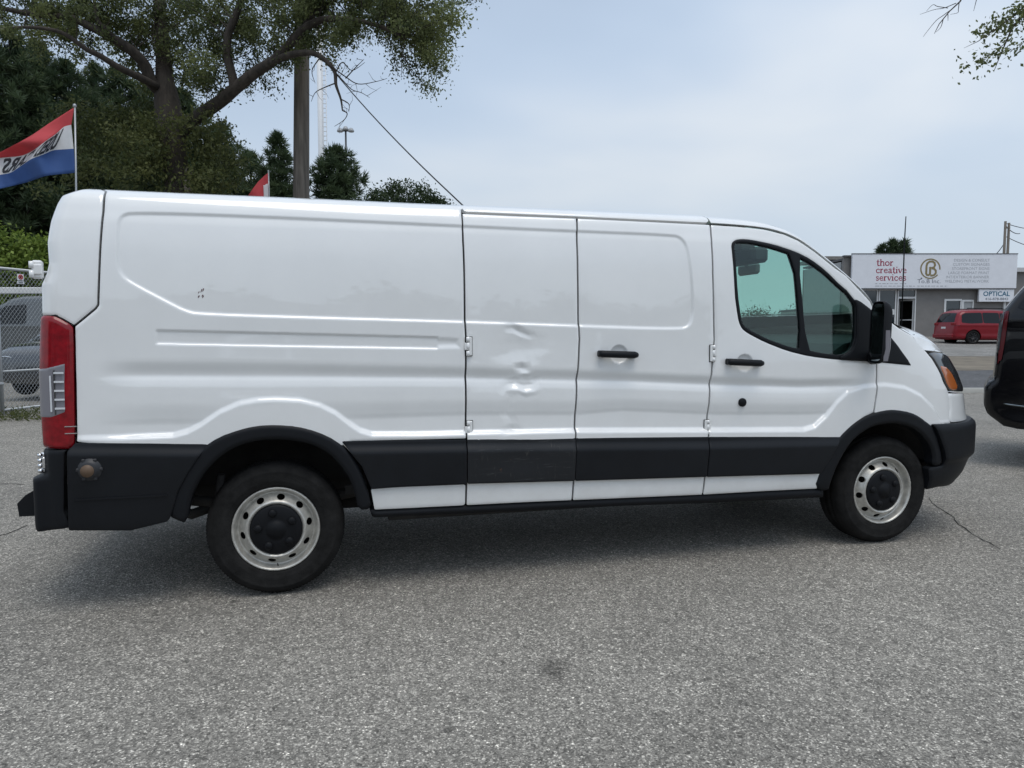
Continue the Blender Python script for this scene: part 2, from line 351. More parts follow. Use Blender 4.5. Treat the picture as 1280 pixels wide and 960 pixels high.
def plan(u, z):
    """plan position and outward normal at arc length u, height z"""
    u = np.asarray(u, float); x = u.copy(); y = np.zeros_like(u)
    nx = np.zeros_like(u); ny = -np.ones_like(u)
    a = np.clip((U_REAR-u)/R_REAR, 0, math.pi/2); rr = u < U_REAR
    x = np.where(rr, U_REAR-R_REAR*np.sin(a), x); y = np.where(rr, R_REAR*(1-np.cos(a))+np.maximum(0, U_REAR-R_REAR*math.pi/2-u), y)
    nx = np.where(rr, -np.sin(a), nx); ny = np.where(rr, -np.cos(a), ny)
    w = np.clip((-.76-u)/.28, 0, 1); w = w*w*(3-2*w)
    x = x+w*np.interp(z, XR[:,0], XR[:,1])
    ff = u > U_NOSE
    xn = np.interp(u, _un, _xn); yn = np.interp(u, _un, _yn)
    e = 2e-3
    dx = np.interp(u+e, _un, _xn)-np.interp(u-e, _un, _xn); dy = np.interp(u+e, _un, _yn)-np.interp(u-e, _un, _yn)
    l = np.hypot(dx, dy)+1e-9
    sc = (np.interp(z, XF[:,0], XF[:,1])-U_NOSE)/NL
    x = np.where(ff, U_NOSE+xn*sc, x); y = np.where(ff, yn, y)
    nx = np.where(ff, dy/l, nx); ny = np.where(ff, -dx/l, ny)
    return x, y, nx, ny
def chart(u, v, out=0.):
    """3-D point of chart (u, v) pushed outwards by out"""
    ins, z = sec(v)
    x, y, nx, ny = plan(u, z)
    y = y+ins*(1-y/HALF)
    # section normal
    i2, z2 = sec(np.asarray(v)+3e-3); i1, z1 = sec(np.asarray(v)-3e-3)
    a = np.arctan2(i2-i1, np.maximum(z2-z1, 1e-6)); c, s = np.cos(a), np.sin(a)
    return np.stack([x+nx*c*out, y+ny*c*out, z+s*out], -1)

# outlines of the van's panels and features on the body chart (u, v), metres
OUT = {
 'corner_panel': [(-0.82,2.2),(-0.756,2.082),(-0.755,1.949),(-0.768,1.736),(-0.781,1.504),(-0.792,1.487),(-0.882,1.403),(-0.928,1.435),(-0.96,1.452),(-0.95,1.45),(-1.12,1.45),(-1.12,2.2)],
 'quarter_panel': [(-0.756,2.082),(-0.755,1.949),(-0.768,1.736),(-0.781,1.504),(-0.792,1.487),(-0.882,1.403),(-0.882,1.129),(-0.887,0.849),(-0.809,0.835),(-0.363,0.757),(-0.226,0.848),(-0.12,0.868),(0.015,0.872),(0.144,0.859),(0.251,0.826),(0.33,0.777),(0.392,0.804),(0.999,0.795),(1.0,0.921),(0.999,1.095),(1.001,1.353),(0.997,1.426),(0.997,1.696),(0.995,1.869),(0.998,2.048),(1.155,2.2),(-0.82,2.2)],
 'sill_panel': [(0.479,0.556),(0.639,0.557),(0.997,0.554),(0.995,0.427),(0.724,0.43),(0.499,0.433)],
 'cargo_door_a': [(0.995,2.024),(1.323,2.023),(1.656,2.024),(1.645,1.889),(1.643,1.71),(1.645,1.442),(1.65,1.335),(1.644,1.209),(1.635,1.083),(1.628,0.903),(1.624,0.78),(1.615,0.538),(1.609,0.419),(1.304,0.424),(0.995,0.427),(0.997,0.554),(0.999,0.795),(1.0,0.921),(0.999,1.095),(1.001,1.353),(0.997,1.426),(0.997,1.696),(0.995,1.869)],
 'cargo_door_b': [(1.656,2.024),(2.042,2.021),(2.493,2.018),(2.482,1.892),(2.48,1.727),(2.485,1.539),(2.492,1.328),(2.48,1.186),(2.468,1.021),(2.46,0.879),(2.457,0.755),(2.44,0.52),(2.431,0.404),(2.031,0.411),(1.609,0.419),(1.615,0.538),(1.624,0.78),(1.628,0.903),(1.635,1.083),(1.644,1.209),(1.65,1.335),(1.645,1.442),(1.643,1.71),(1.645,1.889)],
 'front_door': [(2.493,2.018),(2.689,2.012),(2.85,2.0),(2.982,1.972),(3.074,1.935),(3.18,1.869),(3.317,1.773),(3.496,1.672),(3.689,1.569),(3.778,1.47),(3.728,1.35),(3.667,1.179),(3.645,1.022),(3.615,0.866),(3.543,0.837),(3.46,0.779),(3.386,0.711),(3.321,0.612),(3.269,0.503),(3.23,0.397),(2.827,0.402),(2.431,0.404),(2.44,0.52),(2.457,0.755),(2.46,0.879),(2.468,1.021),(2.48,1.186),(2.492,1.328),(2.485,1.539),(2.48,1.727),(2.482,1.892)],
 'fender': [(3.615,0.866),(3.645,1.022),(3.667,1.179),(3.694,1.249),(3.807,1.47),(3.875,1.46),(3.942,1.44),(4.149,1.354),(4.165,1.313),(4.194,1.251),(4.215,1.198),(4.234,1.14),(4.25,1.047),(4.282,0.98),(4.305,0.926),(4.306,0.862),(4.266,0.767),(4.04,0.763),(3.984,0.792),(3.922,0.82),(3.794,0.845),(3.701,0.843),(3.615,0.815)],
 'window': [(2.613,1.877),(2.619,1.901),(2.642,1.918),(2.68,1.925),(2.742,1.924),(2.893,1.9),(3.046,1.859),(3.148,1.815),(3.25,1.748),(3.356,1.658),(3.49,1.573),(3.596,1.514),(3.703,1.425),(3.724,1.324),(3.677,1.194),(3.525,1.197),(3.349,1.206),(3.145,1.228),(2.985,1.263),(2.83,1.317),(2.715,1.37),(2.677,1.396),(2.655,1.436),(2.639,1.517),(2.627,1.593)],
 'glass_main': [(2.629,1.863),(2.634,1.897),(2.657,1.907),(2.737,1.907),(2.888,1.88),(3.026,1.842),(3.085,1.27),(2.996,1.285),(2.84,1.336),(2.728,1.387),(2.687,1.413),(2.671,1.446),(2.644,1.597)],
 'glass_quarter': [(3.056,1.833),(3.144,1.794),(3.249,1.728),(3.356,1.641),(3.48,1.561),(3.509,1.524),(3.499,1.35),(3.452,1.265),(3.372,1.231),(3.245,1.242),(3.122,1.265)],
 'sail': [(3.48,1.578),(3.543,1.568),(3.635,1.534),(3.77,1.48),(3.754,1.35),(3.682,1.184),(3.525,1.195),(3.332,1.209),(3.372,1.226),(3.46,1.263),(3.507,1.35),(3.519,1.519)],
 'triangle': [(3.768,1.375),(3.861,1.365),(3.909,1.288),(3.967,1.16),(3.819,1.172),(3.675,1.184)],
 'recess': [(-0.698,1.854),(-0.694,1.912),(-0.675,1.944),(-0.63,1.96),(-0.137,1.965),(0.994,1.954),(1.316,1.95),(1.651,1.949),(2.242,1.946),(2.287,1.933),(2.315,1.901),(2.332,1.85),(2.352,1.677),(2.358,1.515),(2.353,1.445),(2.33,1.403),(2.268,1.384),(1.638,1.402),(1.004,1.422),(0.241,1.44),(-0.33,1.456),(-0.396,1.469),(-0.492,1.522),(-0.649,1.611),(-0.687,1.65),(-0.698,1.7)],
 'slot': [(-0.534,1.389),(-0.146,1.379),(0.648,1.358),(0.903,1.351),(0.968,1.345),(0.977,1.283),(0.902,1.283),(0.851,1.281),(-0.148,1.303),(-0.536,1.313)],
 'pad': [(-0.886,0.872),(-0.705,0.867),(-0.466,0.869),(-0.4,0.886),(-0.344,0.916),(-0.249,0.981),(-0.154,1.021),(-0.07,1.035),(0.018,1.037),(0.135,1.028),(0.234,1.001),(0.313,0.958),(0.385,0.897),(0.434,0.862),(0.495,0.841),(0.726,0.833),(0.995,0.83),(1.628,0.821),(2.461,0.795),(3.113,0.776),(3.187,0.793),(3.265,0.855),(3.338,0.938),(3.424,1.006),(3.548,1.036),(3.707,1.044),(3.867,1.023),(3.996,0.968),(4.112,0.876),(4.198,0.755)],
 'flareR': [(-0.501,0.468),(-0.487,0.551),(-0.451,0.633),(-0.405,0.715),(-0.344,0.799),(-0.261,0.856),(-0.155,0.892),(-0.072,0.908),(0.017,0.909),(0.121,0.897),(0.219,0.867),(0.31,0.819),(0.382,0.749),(0.434,0.654),(0.469,0.551),(0.489,0.443),(0.419,0.439),(0.403,0.529),(0.38,0.606),(0.324,0.693),(0.269,0.754),(0.19,0.8),(0.104,0.822),(0.015,0.832),(-0.073,0.829),(-0.157,0.81),(-0.233,0.771),(-0.302,0.71),(-0.356,0.636),(-0.396,0.546),(-0.419,0.424),(-0.458,0.442)],
 'flareF': [(3.196,0.408),(3.23,0.51),(3.288,0.623),(3.358,0.725),(3.426,0.783),(3.484,0.821),(3.543,0.849),(3.607,0.868),(3.689,0.883),(3.776,0.886),(3.903,0.864),(3.98,0.831),(4.052,0.781),(4.104,0.71),(4.147,0.608),(4.182,0.5),(4.095,0.496),(4.074,0.597),(4.035,0.662),(3.969,0.722),(3.907,0.761),(3.834,0.787),(3.744,0.798),(3.639,0.788),(3.56,0.765),(3.474,0.711),(3.414,0.642),(3.356,0.544),(3.317,0.441),(3.309,0.375)],
 'cladR': [(-0.916,0.812),(-0.887,0.849),(-0.302,0.822),(-0.355,0.753),(-0.402,0.683),(-0.449,0.596),(-0.49,0.461),(-0.505,0.446),(-0.67,0.415),(-0.924,0.433)],
 'cladM': [(0.335,0.811),(0.997,0.795),(0.996,0.552),(0.639,0.557),(0.487,0.553),(0.439,0.676)],
 'cladA': [(1.001,0.795),(1.624,0.78),(1.615,0.538),(1.0,0.554)],
 'cladB': [(1.626,0.78),(2.457,0.757),(2.44,0.52),(1.617,0.538)],
 'cladF': [(2.461,0.757),(3.374,0.724),(3.298,0.603),(3.223,0.5),(2.443,0.519)],
 'chamfer': [(-0.904,0.792),(-0.362,0.765),(0.391,0.745),(0.994,0.73),(1.629,0.713),(2.464,0.687),(3.318,0.673)],
 'tail_lamp': [(-1.06,1.455),(-0.99,1.455),(-0.96,1.452),(-0.928,1.435),(-0.89,1.409),(-0.882,1.386),(-0.884,1.129),(-0.889,0.85),(-0.903,0.817),(-0.952,0.818),(-0.99,0.822),(-1.06,0.822)],
 'tail_clear': [(-1.06,1.2),(-0.99,1.205),(-0.915,1.228),(-0.92,0.996),(-0.974,0.971),(-1.06,0.97)],
 'bumper_corner': [(-1.12,0.815),(-0.98,0.816),(-0.91,0.817),(-0.93,0.801),(-0.942,0.521),(-0.918,0.44),(-1.0,0.43),(-1.12,0.42)],
 'headlight': [(4.194,1.251),(4.215,1.198),(4.234,1.14),(4.25,1.047),(4.282,0.982),(4.449,0.972),(4.8,0.955),(4.86,1.03),(4.74,1.16),(4.6,1.225)],
 'amber': [(4.256,1.155),(4.3,1.15),(4.36,1.14),(4.4,1.077),(4.42,0.992),(4.293,0.99),(4.265,1.049)],
 'bumper_white': [(4.245,0.977),(4.8,0.948),(6.2,0.948),(6.2,0.79),(4.35,0.772),(4.243,0.775),(4.272,0.865),(4.27,0.929)],
 'bumper_black': [(4.052,0.781),(4.243,0.775),(4.357,0.774),(4.6,0.785),(6.2,0.785),(6.2,0.34),(4.5,0.335),(4.258,0.352),(4.141,0.344),(4.05,0.494),(4.182,0.5),(4.147,0.608)],
 'rocker': [(0.478,0.432),(0.724,0.428),(0.995,0.424),(1.304,0.421),(1.609,0.417),(2.031,0.408),(2.431,0.402),(2.827,0.399),(3.249,0.393),(3.288,0.377),(3.301,0.33),(2.841,0.337),(2.442,0.344),(1.937,0.361),(1.262,0.371),(0.966,0.377),(0.495,0.386)],
 'lamp_cap': [(-0.834,0.721)],
 'handleA': [(1.752,1.253),(1.987,1.244)],
 'handleF': [(2.561,1.2),(2.798,1.188)],
 'bowls': [(1.888,1.248),(2.695,1.189)],
 'lock': [(2.682,0.954)],
 'hinges': [(1.01,1.349),(1.009,1.246),(1.013,0.894),(1.012,0.794),(2.482,1.299),(2.482,1.2),(2.46,0.855),(2.462,0.769)],
 'dents': [(1.303,1.384),(1.315,1.182),(1.31,1.063),(1.255,0.825),(1.078,1.31)],
 'wheelc': [(0.002,0.35),(3.764,0.348)],
 'scratch': [(-0.335,1.559),(-0.32,1.583)],
 'door_lower_edge': [(1.008,0.794),(1.066,0.774),(1.075,0.553)],
 'crease': [(-0.763,1.245),(-0.149,1.235),(0.998,1.194),(1.628,1.169),(1.918,1.151),(2.53,1.119),(3.077,1.092)],
 'band': [(-0.765,1.168),(-0.519,1.165),(0.236,1.149),(0.997,1.129),(1.628,1.106),(1.918,1.096),(2.531,1.062),(3.078,1.038)],
}

# ---------------------------------------------------------------- white cargo van
van = empty('cargo_van', (0, 0, 0), 0, 'white long cargo van with black side mouldings and a dented side door', 'van')
_cx, _cz = zip(*OUT['crease']); _bx, _bz = zip(*OUT['band']); _px, _pz = zip(*OUT['pad'])
REC = np.array(smooth_poly(OUT['recess'], 2)); SLOT = np.array(OUT['slot'])
U_S = [-2, -1.5, -.9, -.55, 0, 1, 2, 3.2, 3.75, 4.2]; 
def tri(t): return np.maximum(0, 1-np.abs(t))
def dent_field(u, v):
    uu = u+.010*np.sin(v*41+1)+.003*np.sin(v*97); vv = v+.008*np.sin(u*37+2)+.0015*np.sin(u*110+v*30)
    def g(cu, cv, ru, rv): return np.exp(-((uu-cu)/ru)**2-((vv-cv)/rv)**2)
    o = -.013*g(1.305, 1.29, .125, .085)                     # wide shallow hollow between the creases
    o -= .013*tri((uu-1.305)/.095)*tri((vv-(1.388-.22*(uu-1.27)))/.030)
    o -= .017*tri((uu-1.31)/.055)*tri((vv-(1.180+.25*(uu-1.31)))/.030)
    o += .006*tri((uu-1.325)/.05)*tri((vv-1.150)/.022)
    o -= .013*np.clip(1.7*tri((uu-1.315)/.115), 0, 1)*tri((vv-(1.088+.05*(uu-1.31)))/.036)
    o += .007*tri((uu-1.33)/.11)*tri((vv-1.048)/.022)
    o -= .006*tri((uu-1.235+.15*(vv-.98))/.045)*np.exp(-((vv-.96)/.11)**2)
    o -= .009*tri((uu-1.25)/.07)*tri((vv-.832)/.030)
    o -= .0035*g(1.12, 1.10, .12, .05)
    return o
def side_off(u, v):
    t = v-np.interp(u, _cx, _cz)
    w = np.interp(u, _bx, _bz)-np.interp(u, _cx, _cz)           # negative: height of the down-facing band
    tt = t/(-w)*.073
    prof = _pchip([-.9, -.31, -.275, -.20, -.13, -.10, -.073, -.004, .012, .6], [-.017, -.017, -.011, -.003, -.005, -.010, -.018, -.001, 0, 0], tt)
    E = sstep((u+.86)/.30)*(1-sstep((u-3.25)/.45))
    Lp = np.interp(u, _px, _pz)
    p = sstep((Lp+.016-v)/.031)
    pe = sstep((u+.90)/.05)
    o = prof*E*(1-p)+.010*p*(.35+.65*pe)
    if u.max() < 2.7 or True:
        o = o-.0095*sstep(-sd_poly(REC, u, v)/.0155)
        o = o-.0080*sstep(-sd_poly(SLOT, u, v)/np.where((u > .85), .030, .0115))
    for bu, bv in OUT['bowls']:
        r2 = ((u-bu)/.052)**2+((v-bv)/.052)**2
        o = o-.016*np.sqrt(np.maximum(0, 1-r2))
    m = (u > .9) & (u < 1.75)
    if m.any(): o = np.where(m, o+dent_field(u, v)*sstep((u-.995)/.05)*(1-sstep((u-1.56)/.05)), o)
    # slight oil-canning of the sheet metal
    o = o+.0007*np.sin(u*5.1+1.3*np.sin(v*4))*np.sin(v*6.3+u*1.7)
    return o
def side_map(u, v, s, out):
    o = side_off(u, v)-.003*np.clip(1+s/.012, 0, 1)**2
    return chart(u, v, o+out)
def plain_map(base, roll=.004, rw=.012):
    def f(u, v, s, out): return chart(u, v, base-roll*np.clip(1+s/rw, 0, 1)**2+out)
    return f
def panel(name, P, m='white', gap=.0053, cell=.0055, mp=side_map, rim=.03, parent=van, hole=None, smooth=0, pad=.01, extra=None):
    P = np.array(smooth_poly(P, smooth) if smooth else P)
    P[:, 0] = np.minimum(P[:, 0], U_FRONT-.001)
    def sdf(u, v):
        s = sd_poly(P, u, v)+gap
        if hole is not None: s = np.maximum(s, -(sd_poly(hole, u, v)-.002))
        if extra is not None: s = np.maximum(s, extra(u, v))
        return s
    return sdf_mesh(name, sdf, bbox(P, pad), cell, mp, M[m], parent, rim)
WIN = np.array(smooth_poly(OUT['window'], 1, .2))
def cap_hole(u, v):            # fuel cap seat
    return np.full(u.shape, -1.)
quarter = panel('quarter_panel', OUT['quarter_panel'])
panel('corner_panel', OUT['corner_panel'])
panel('sill_panel', OUT['sill_panel'], cell=.012)
door_a = panel('cargo_door', OUT['cargo_door_a'], cell=.0055); door_a['label'] = 'dented rear leaf of the side cargo door'
door_b = panel('cargo_door', OUT['cargo_door_b']); door_b['label'] = 'front leaf of the side cargo door with a black handle'
fdoor = panel('front_door', OUT['front_door'], hole=WIN, rim=.035)
fender = panel('fender', OUT['fender'])
# gap backing and dark shell behind the panels
SHELL = [(-.90, .45), (-.51, .45), (-.46, .62), (-.34, .78), (-.16, .90), (.02, .92), (.2, .90), (.34, .80), (.45, .65), (.50, .42), (3.2, .40), (3.28, .56), (3.4, .74), (3.56, .87), (3.72, .90), (3.66, 1.16), (3.4, 1.17), (2.6, 1.20), (2.56, 2.06), (-.90, 2.06)]
panel('inner_shell', SHELL, 'dark', cell=.03, mp=lambda u, v, s, o: chart(u, v, -.060+o), rim=.01, gap=0)
SH2 = [(-1.9, .42), (-.90, .42), (-.90, 2.03), (-1.9, 2.03)]
rdoor = panel('rear_door', [(-2.022, .60), (-1.075, .60), (-1.075, 2.03), (-2.022, 2.03)], cell=.03, mp=plain_map(0), gap=.002)
# roof
roof = panel('roof', [(-2.0235, 2.205), (1.003, 2.205), (1.003, 2.034), (1.6, 2.034), (2.493, 2.028), (2.493, _vs[-1]-.0005), (-2.0235, _vs[-1]-.0005)], cell=(.03, .012), mp=plain_map(.0, .003), rim=.02, gap=.002)
# ---- canopy: roof front, pillars and windscreen share one surface
G = np.array([(2.30, 2.022), (2.493, 2.018), (2.689, 2.012), (2.85, 2.0), (2.982, 1.972), (3.074, 1.935), (3.18, 1.869), (3.317, 1.773), (3.496, 1.672), (3.689, 1.569), (3.74, 1.526), (3.80, 1.475)])
_g3 = chart(np.maximum(G[:, 0], 2.3), G[:, 1]); GY = _g3[:, 1].copy(); G = np.stack([_g3[:, 0], _g3[:, 2]+.0062], -1)      # runs just above the door's top edge
def canopy(x0, t):
    z0 = _pchip(G[:, 0], G[:, 1], x0)
    y0 = np.interp(x0, G[:, 0], GY)
    k = np.clip((x0-2.5)/1.3, 0, 1); kk = sstep((x0-2.55)/.45)
    dy = (HALF-y0)*t; e = 1-np.exp(-dy/(.045-.032*k))
    Bf = kk*(.05-.02*k); C_ = .047-.045*k
    q = 1-(1-t)**2
    return np.stack([x0+Bf*q, y0+dy, z0+(.050-.030*k)*e+C_*q+.02*kk*(1-k)*q], -1)
def canopy_mesh(name, m, xs, ts, th=0.):
    Xg, Tg = np.meshgrid(xs, ts, indexing='ij'); P = canopy(Xg, Tg); n0, n1 = Xg.shape
    if ts[0] == 0: P = np.concatenate([P[:, :1]+np.array([0, .035, -.004]), P[:, :1]+np.array([0, .001, 0]), P], 1)
    Pm = P[:, ::-1].copy(); Pm[..., 1] = VW-Pm[..., 1]
    if abs(ts[-1]-1) < 1e-6: P = np.concatenate([P, Pm[:, 1:]], 1); parts = [P]
    else: parts = [P, Pm]
    for g in parts:
        a, b = g.shape[:2]; id_ = np.arange(a*b).reshape(a, b)
        mesh_np(name, g.reshape(-1, 3), np.stack([id_[:-1, :-1], id_[1:, :-1], id_[1:, 1:], id_[:-1, 1:]], -1).reshape(-1, 4), m, van)
TS = np.array([0, .004, .008, .013, .018, .024, .030, .037, .045])
canopy_mesh('front_roof', M['white'], np.concatenate([np.linspace(2.4965, 2.9, 30)]), np.concatenate([TS[:-1], np.linspace(.045, 1, 24)]))
canopy_mesh('windscreen_pillar', M['white'], np.linspace(2.9, 3.745, 60), TS)
canopy_mesh('windscreen', M['screen'], np.linspace(2.93, 3.79, 40), np.linspace(.065, 1, 20))
canopy_mesh('windscreen_seal', M['plastic'], np.linspace(2.93, 3.79, 40), np.linspace(.0451, .065, 3))
canopy_mesh('windscreen_header', M['plastic'], np.linspace(2.9, 2.93, 3), np.linspace(.0451, 1, 16))
# ---- bonnet (lofted), cowl
HE = np.array([(3.86, .045, 1.395), (3.95, .052, 1.350), (4.08, .10, 1.322), (4.20, .15, 1.295), (4.33, .215, 1.250), (4.42, .28, 1.210), (4.47, .33, 1.178)])
HC = np.array([(4.18, HALF, 1.450), (4.26, HALF, 1.445), (4.36, HALF, 1.430), (4.47, HALF, 1.40), (4.58, HALF, 1.345), (4.67, HALF, 1.27), (4.70, HALF, 1.20)])
def loft(name, m, A, B, nt, crown, parent=van, ns=24, low=None):
    s = np.linspace(0, 1, ns); k = np.linspace(0, 1, len(A))
    A2 = np.stack([_pchip(k, A[:, i], s) for i in range(3)], -1); B2 = np.stack([_pchip(k, B[:, i], s) for i in range(3)], -1)
    t = np.linspace(0, 1, nt)
    q = 1-(1-t)**2.2
    P = np.zeros((ns, nt, 3)); 
    for i in range(3): P[..., i] = A2[:, None, i]+(B2-A2)[:, None, i]*(t if i == 1 else q)[None]
    P[..., 2] += crown*np.sin(np.pi*t)[None]
    if low is not None:                                  # side of the bonnet down to wing and lamp
        lo = np.stack([_pchip(np.linspace(0, 1, len(low)), low[:, i], s) for i in range(3)], -1)
        P = np.concatenate([np.stack([lo*(1-w_)+P[:, 0]*w_ for w_ in (0, .33, .66, .9)], 1), P], 1)
    Pm = P[:, ::-1].copy(); Pm[..., 1] = VW-Pm[..., 1]; P = np.concatenate([P, Pm[:, 1:]], 1)
    a, b = P.shape[:2]; id_ = np.arange(a*b).reshape(a, b)
    return mesh_np(name, P.reshape(-1, 3), np.stack([id_[:-1, :-1], id_[1:, :-1], id_[1:, 1:], id_[:-1, 1:]], -1).reshape(-1, 4), m, parent)
HL = np.concatenate([chart(np.array([4.05, 4.151, 4.168, 4.194, 4.30, 4.40, 4.50, 4.60]), np.array([1.398, 1.350, 1.305, 1.258, 1.252, 1.245, 1.238, 1.231]), -.006)])
loft('bonnet', M['white'], HE, HC, 18, .012, low=HL)
CE = canopy(np.full(3, 3.85), np.array([0., 0, 0])); 
loft('cowl', M['plastic'], np.array([(3.72, .06, 1.50), (3.80, .06, 1.43), (3.88, .055, 1.388)]), np.array([(3.80, HALF, 1.500), (4.0, HALF, 1.462), (4.20, HALF, 1.440)]), 14, 0, ns=6)
# ---- lower nose: bumper, headlight, grille (chart wraps round the nose)
bw = panel('front_bumper', OUT['bumper_white'], 'white', cell=(.02, .015), mp=plain_map(.004), rim=.03)
bb = panel('bumper_skirt', OUT['bumper_black'], 'plastic', cell=(.015, .012), mp=lambda u, v, s, o: chart(u, v, .012+.020*sstep((v-.50)/.05)+.012*sstep((.79-v)/.06)-.006*np.clip(1+s/.015, 0, 1)**2+o), rim=.05, gap=.002)
hl = panel('headlight', OUT['headlight'], 'lampblack', cell=.012, mp=plain_map(.004), rim=.04, gap=.003, smooth=1)
panel('turn_lens', OUT['amber'], 'amber', cell=.006, mp=plain_map(.0075), rim=.006, gap=0, parent=hl, smooth=1)
grille = panel('grille', [(4.86, .96), (6.2, .96), (6.2, 1.19), (4.78, 1.19)], 'plastic', cell=.03, mp=plain_map(-.01), rim=.02)
def mirrored(o, name=None):
    me = o.data.copy(); n = len(me.vertices); co = np.empty(n*3, np.float32); me.vertices.foreach_get('co', co); co = co.reshape(-1, 3); co[:, 1] = VW-co[:, 1]
    me.vertices.foreach_set('co', co.ravel()); me.flip_normals(); me.update()
    q = o.copy(); q.data = me; col.objects.link(q); q.parent = o.parent
    return q
def mirror_join(o):
    """adds the mirror image to the same mesh"""
    bm = bmesh.new(); bm.from_mesh(o.data); me2 = o.data.copy(); n = len(me2.vertices); co = np.empty(n*3, np.float32)
    me2.vertices.foreach_get('co', co); co = co.reshape(-1, 3); co[:, 1] = VW-co[:, 1]; me2.vertices.foreach_set('co', co.ravel()); me2.flip_normals()
    bm.from_mesh(me2); bm.to_mesh(o.data); bm.free(); bpy.data.meshes.remove(me2); o.data.update()
for o in (bw, bb, grille, roof): mirror_join(o)
for o in (hl, fender, rdoor): mirrored(o)
# far side of the body: one coarse skin
FAR = [(-1.03, .45), (-.51, .45), (-.46, .62), (-.34, .78), (-.16, .88), (.02, .90), (.2, .88), (.34, .78), (.45, .62), (.50, .42), (3.2, .40), (3.26, .56), (3.38, .72), (3.54, .84), (3.62, .87), (3.67, 1.18), (3.80, 1.46), (3.689, 1.569), (3.496, 1.672), (3.317, 1.773), (3.18, 1.869), (3.074, 1.935), (2.982, 1.972), (2.85, 2.0), (2.493, 2.018), (2.493, 2.1), (1, 2.21), (-1.03, 2.21)]
tmp = panel('far_side_panel', FAR, cell=.03, hole=WIN, rim=.02, gap=0, mp=lambda u, v, s, o: chart(u, v, o)); mirrored(tmp).name = 'far_side_panel'; bpy.data.objects.remove(tmp)
bpy.data.objects[[o.name for o in van.children if o.name.startswith('far_side')][0]].name = 'far_side_panel'
# ---- window: seal, glasses, sail, triangle
GM = np.array(smooth_poly(OUT['glass_main'], 1, .2)); GQ = np.array(smooth_poly(OUT['glass_quarter'], 1, .2))
def seal_sdf(u, v): return np.maximum(sd_poly(WIN, u, v)-.004, np.maximum(-sd_poly(GM, u, v), -sd_poly(GQ, u, v)))
sdf_mesh('window_seal', seal_sdf, bbox(WIN), .006, plain_map(.002, .004, .008), M['plastic'], fdoor, .025)
def pane(P, name):
    P2 = P; return sdf_mesh(name, lambda u, v: sd_poly(P2, u, v)-.006, bbox(P2, .02), .03, lambda u, v, s, o: chart(u, v, -.010+o), M['glass'], fdoor, .004, back=True)
pane(GM, 'side_window'); pane(GQ, 'quarter_window')
panel('mirror_sail', OUT['sail'], 'plastic', cell=.01, mp=plain_map(.014), rim=.02, gap=0, parent=fdoor, smooth=1)
panel('corner_trim', OUT['triangle'], 'plastic', cell=.012, mp=plain_map(.006), rim=.02, gap=.001)
fp = sdf_mesh('far_window', lambda u, v: sd_poly(WIN, u, v)-.006, bbox(WIN, .02), .04, lambda u, v, s, o: chart(u, v, -.010+o), M['glass'], van, .004, back=True)
q = mirrored(fp); bpy.data.objects.remove(fp); q.name = 'far_window'
# ---- wheel arch flares, mouldings, rocker
for k in ('flareR', 'flareF'):
    panel('wheel_arch_flare', OUT[k], 'plastic', cell=.0075, gap=0, rim=.06, smooth=1, mp=lambda u, v, s, o: chart(u, v, .020-.014*np.clip(1+s/.02, 0, 1)**2+o))
_hx, _hz = zip(*OUT['chamfer'])
def clad_map(u, v, s, o):
    h = np.interp(u, _hx, _hz); return chart(u, v, .031-.019*sstep((v-h+.006)/.055)-.002*np.clip(1+s/.008, 0, 1)**2+o)
mr = panel('rear_moulding', OUT['cladR'], 'clad', cell=.0075, mp=lambda u, v, s, o: clad_map(u, v, s, o)+np.zeros(3), rim=.02, gap=.001)
panel('side_moulding', OUT['cladM'], 'clad', cell=.0075, mp=clad_map, rim=.02, gap=.001)
ca = panel('door_moulding', OUT['cladA'], 'scuffed', cell=.0075, mp=lambda u, v, s, o: clad_map(u, v, s, o)+np.stack([0*u, .006*np.exp(-((u-1.30)/.16)**2-((v-.68)/.08)**2)+.0012*(np.abs(u-1.066) < .006), 0*u], -1), rim=.02, gap=.001, parent=door_a); ca['label'] = 'scuffed black moulding on the dented door'
panel('door_moulding', OUT['cladB'], 'clad', cell=.0075, mp=clad_map, rim=.02, gap=.001, parent=door_b)
panel('door_moulding', OUT['cladF'], 'clad', cell=.0075, mp=clad_map, rim=.02, gap=.001, parent=fdoor)
panel('rocker_trim', OUT['rocker'], 'plastic', cell=.012, gap=0, rim=.05, mp=lambda u, v, s, o: chart(u, v, .012-.02*np.clip(1+s/.03, 0, 1)**2+o))
# ridge on the rear moulding
MB().box((-.70, -.031, .578), (.40, .008, .008)).build('moulding_rib', M['clad'], mr)
# ---- rear lamp, rear bumper, cap, hinges
lamp = panel('tail_lamp', OUT['tail_lamp'], 'lens_red', cell=.006, mp=lambda u, v, s, o: chart(u, v, .012-.012*np.clip(1+s/.02, 0, 1)**2+o), rim=.02, gap=.003, smooth=1)
panel('reversing_lens', OUT['tail_clear'], 'lens_clear', cell=.006, mp=lambda u, v, s, o: chart(u, v, .0135-.003*np.clip(1+s/.006, 0, 1)**2+o), rim=.006, gap=0, parent=lamp)
for k in range(5): MB().box((-.953, -.0160, 1.015+.042*k), (.042, .004, .009)).build('lens_bar', M['lens_bright'], lamp)
MB().box((-.990, -.0125, 1.085), (.007, .006, .17)).build('lens_bar', M['lens_bright'], lamp)
MB().box((-.974, -.010, 1.09), (.006, .008, .21)).build('lens_divider', M['lampblack'], lamp)
for z in (.895, .928): MB().box((-.913, -.0135, z), (.05, .004, .004)).build('lens_bar', M['chrome'], lamp)
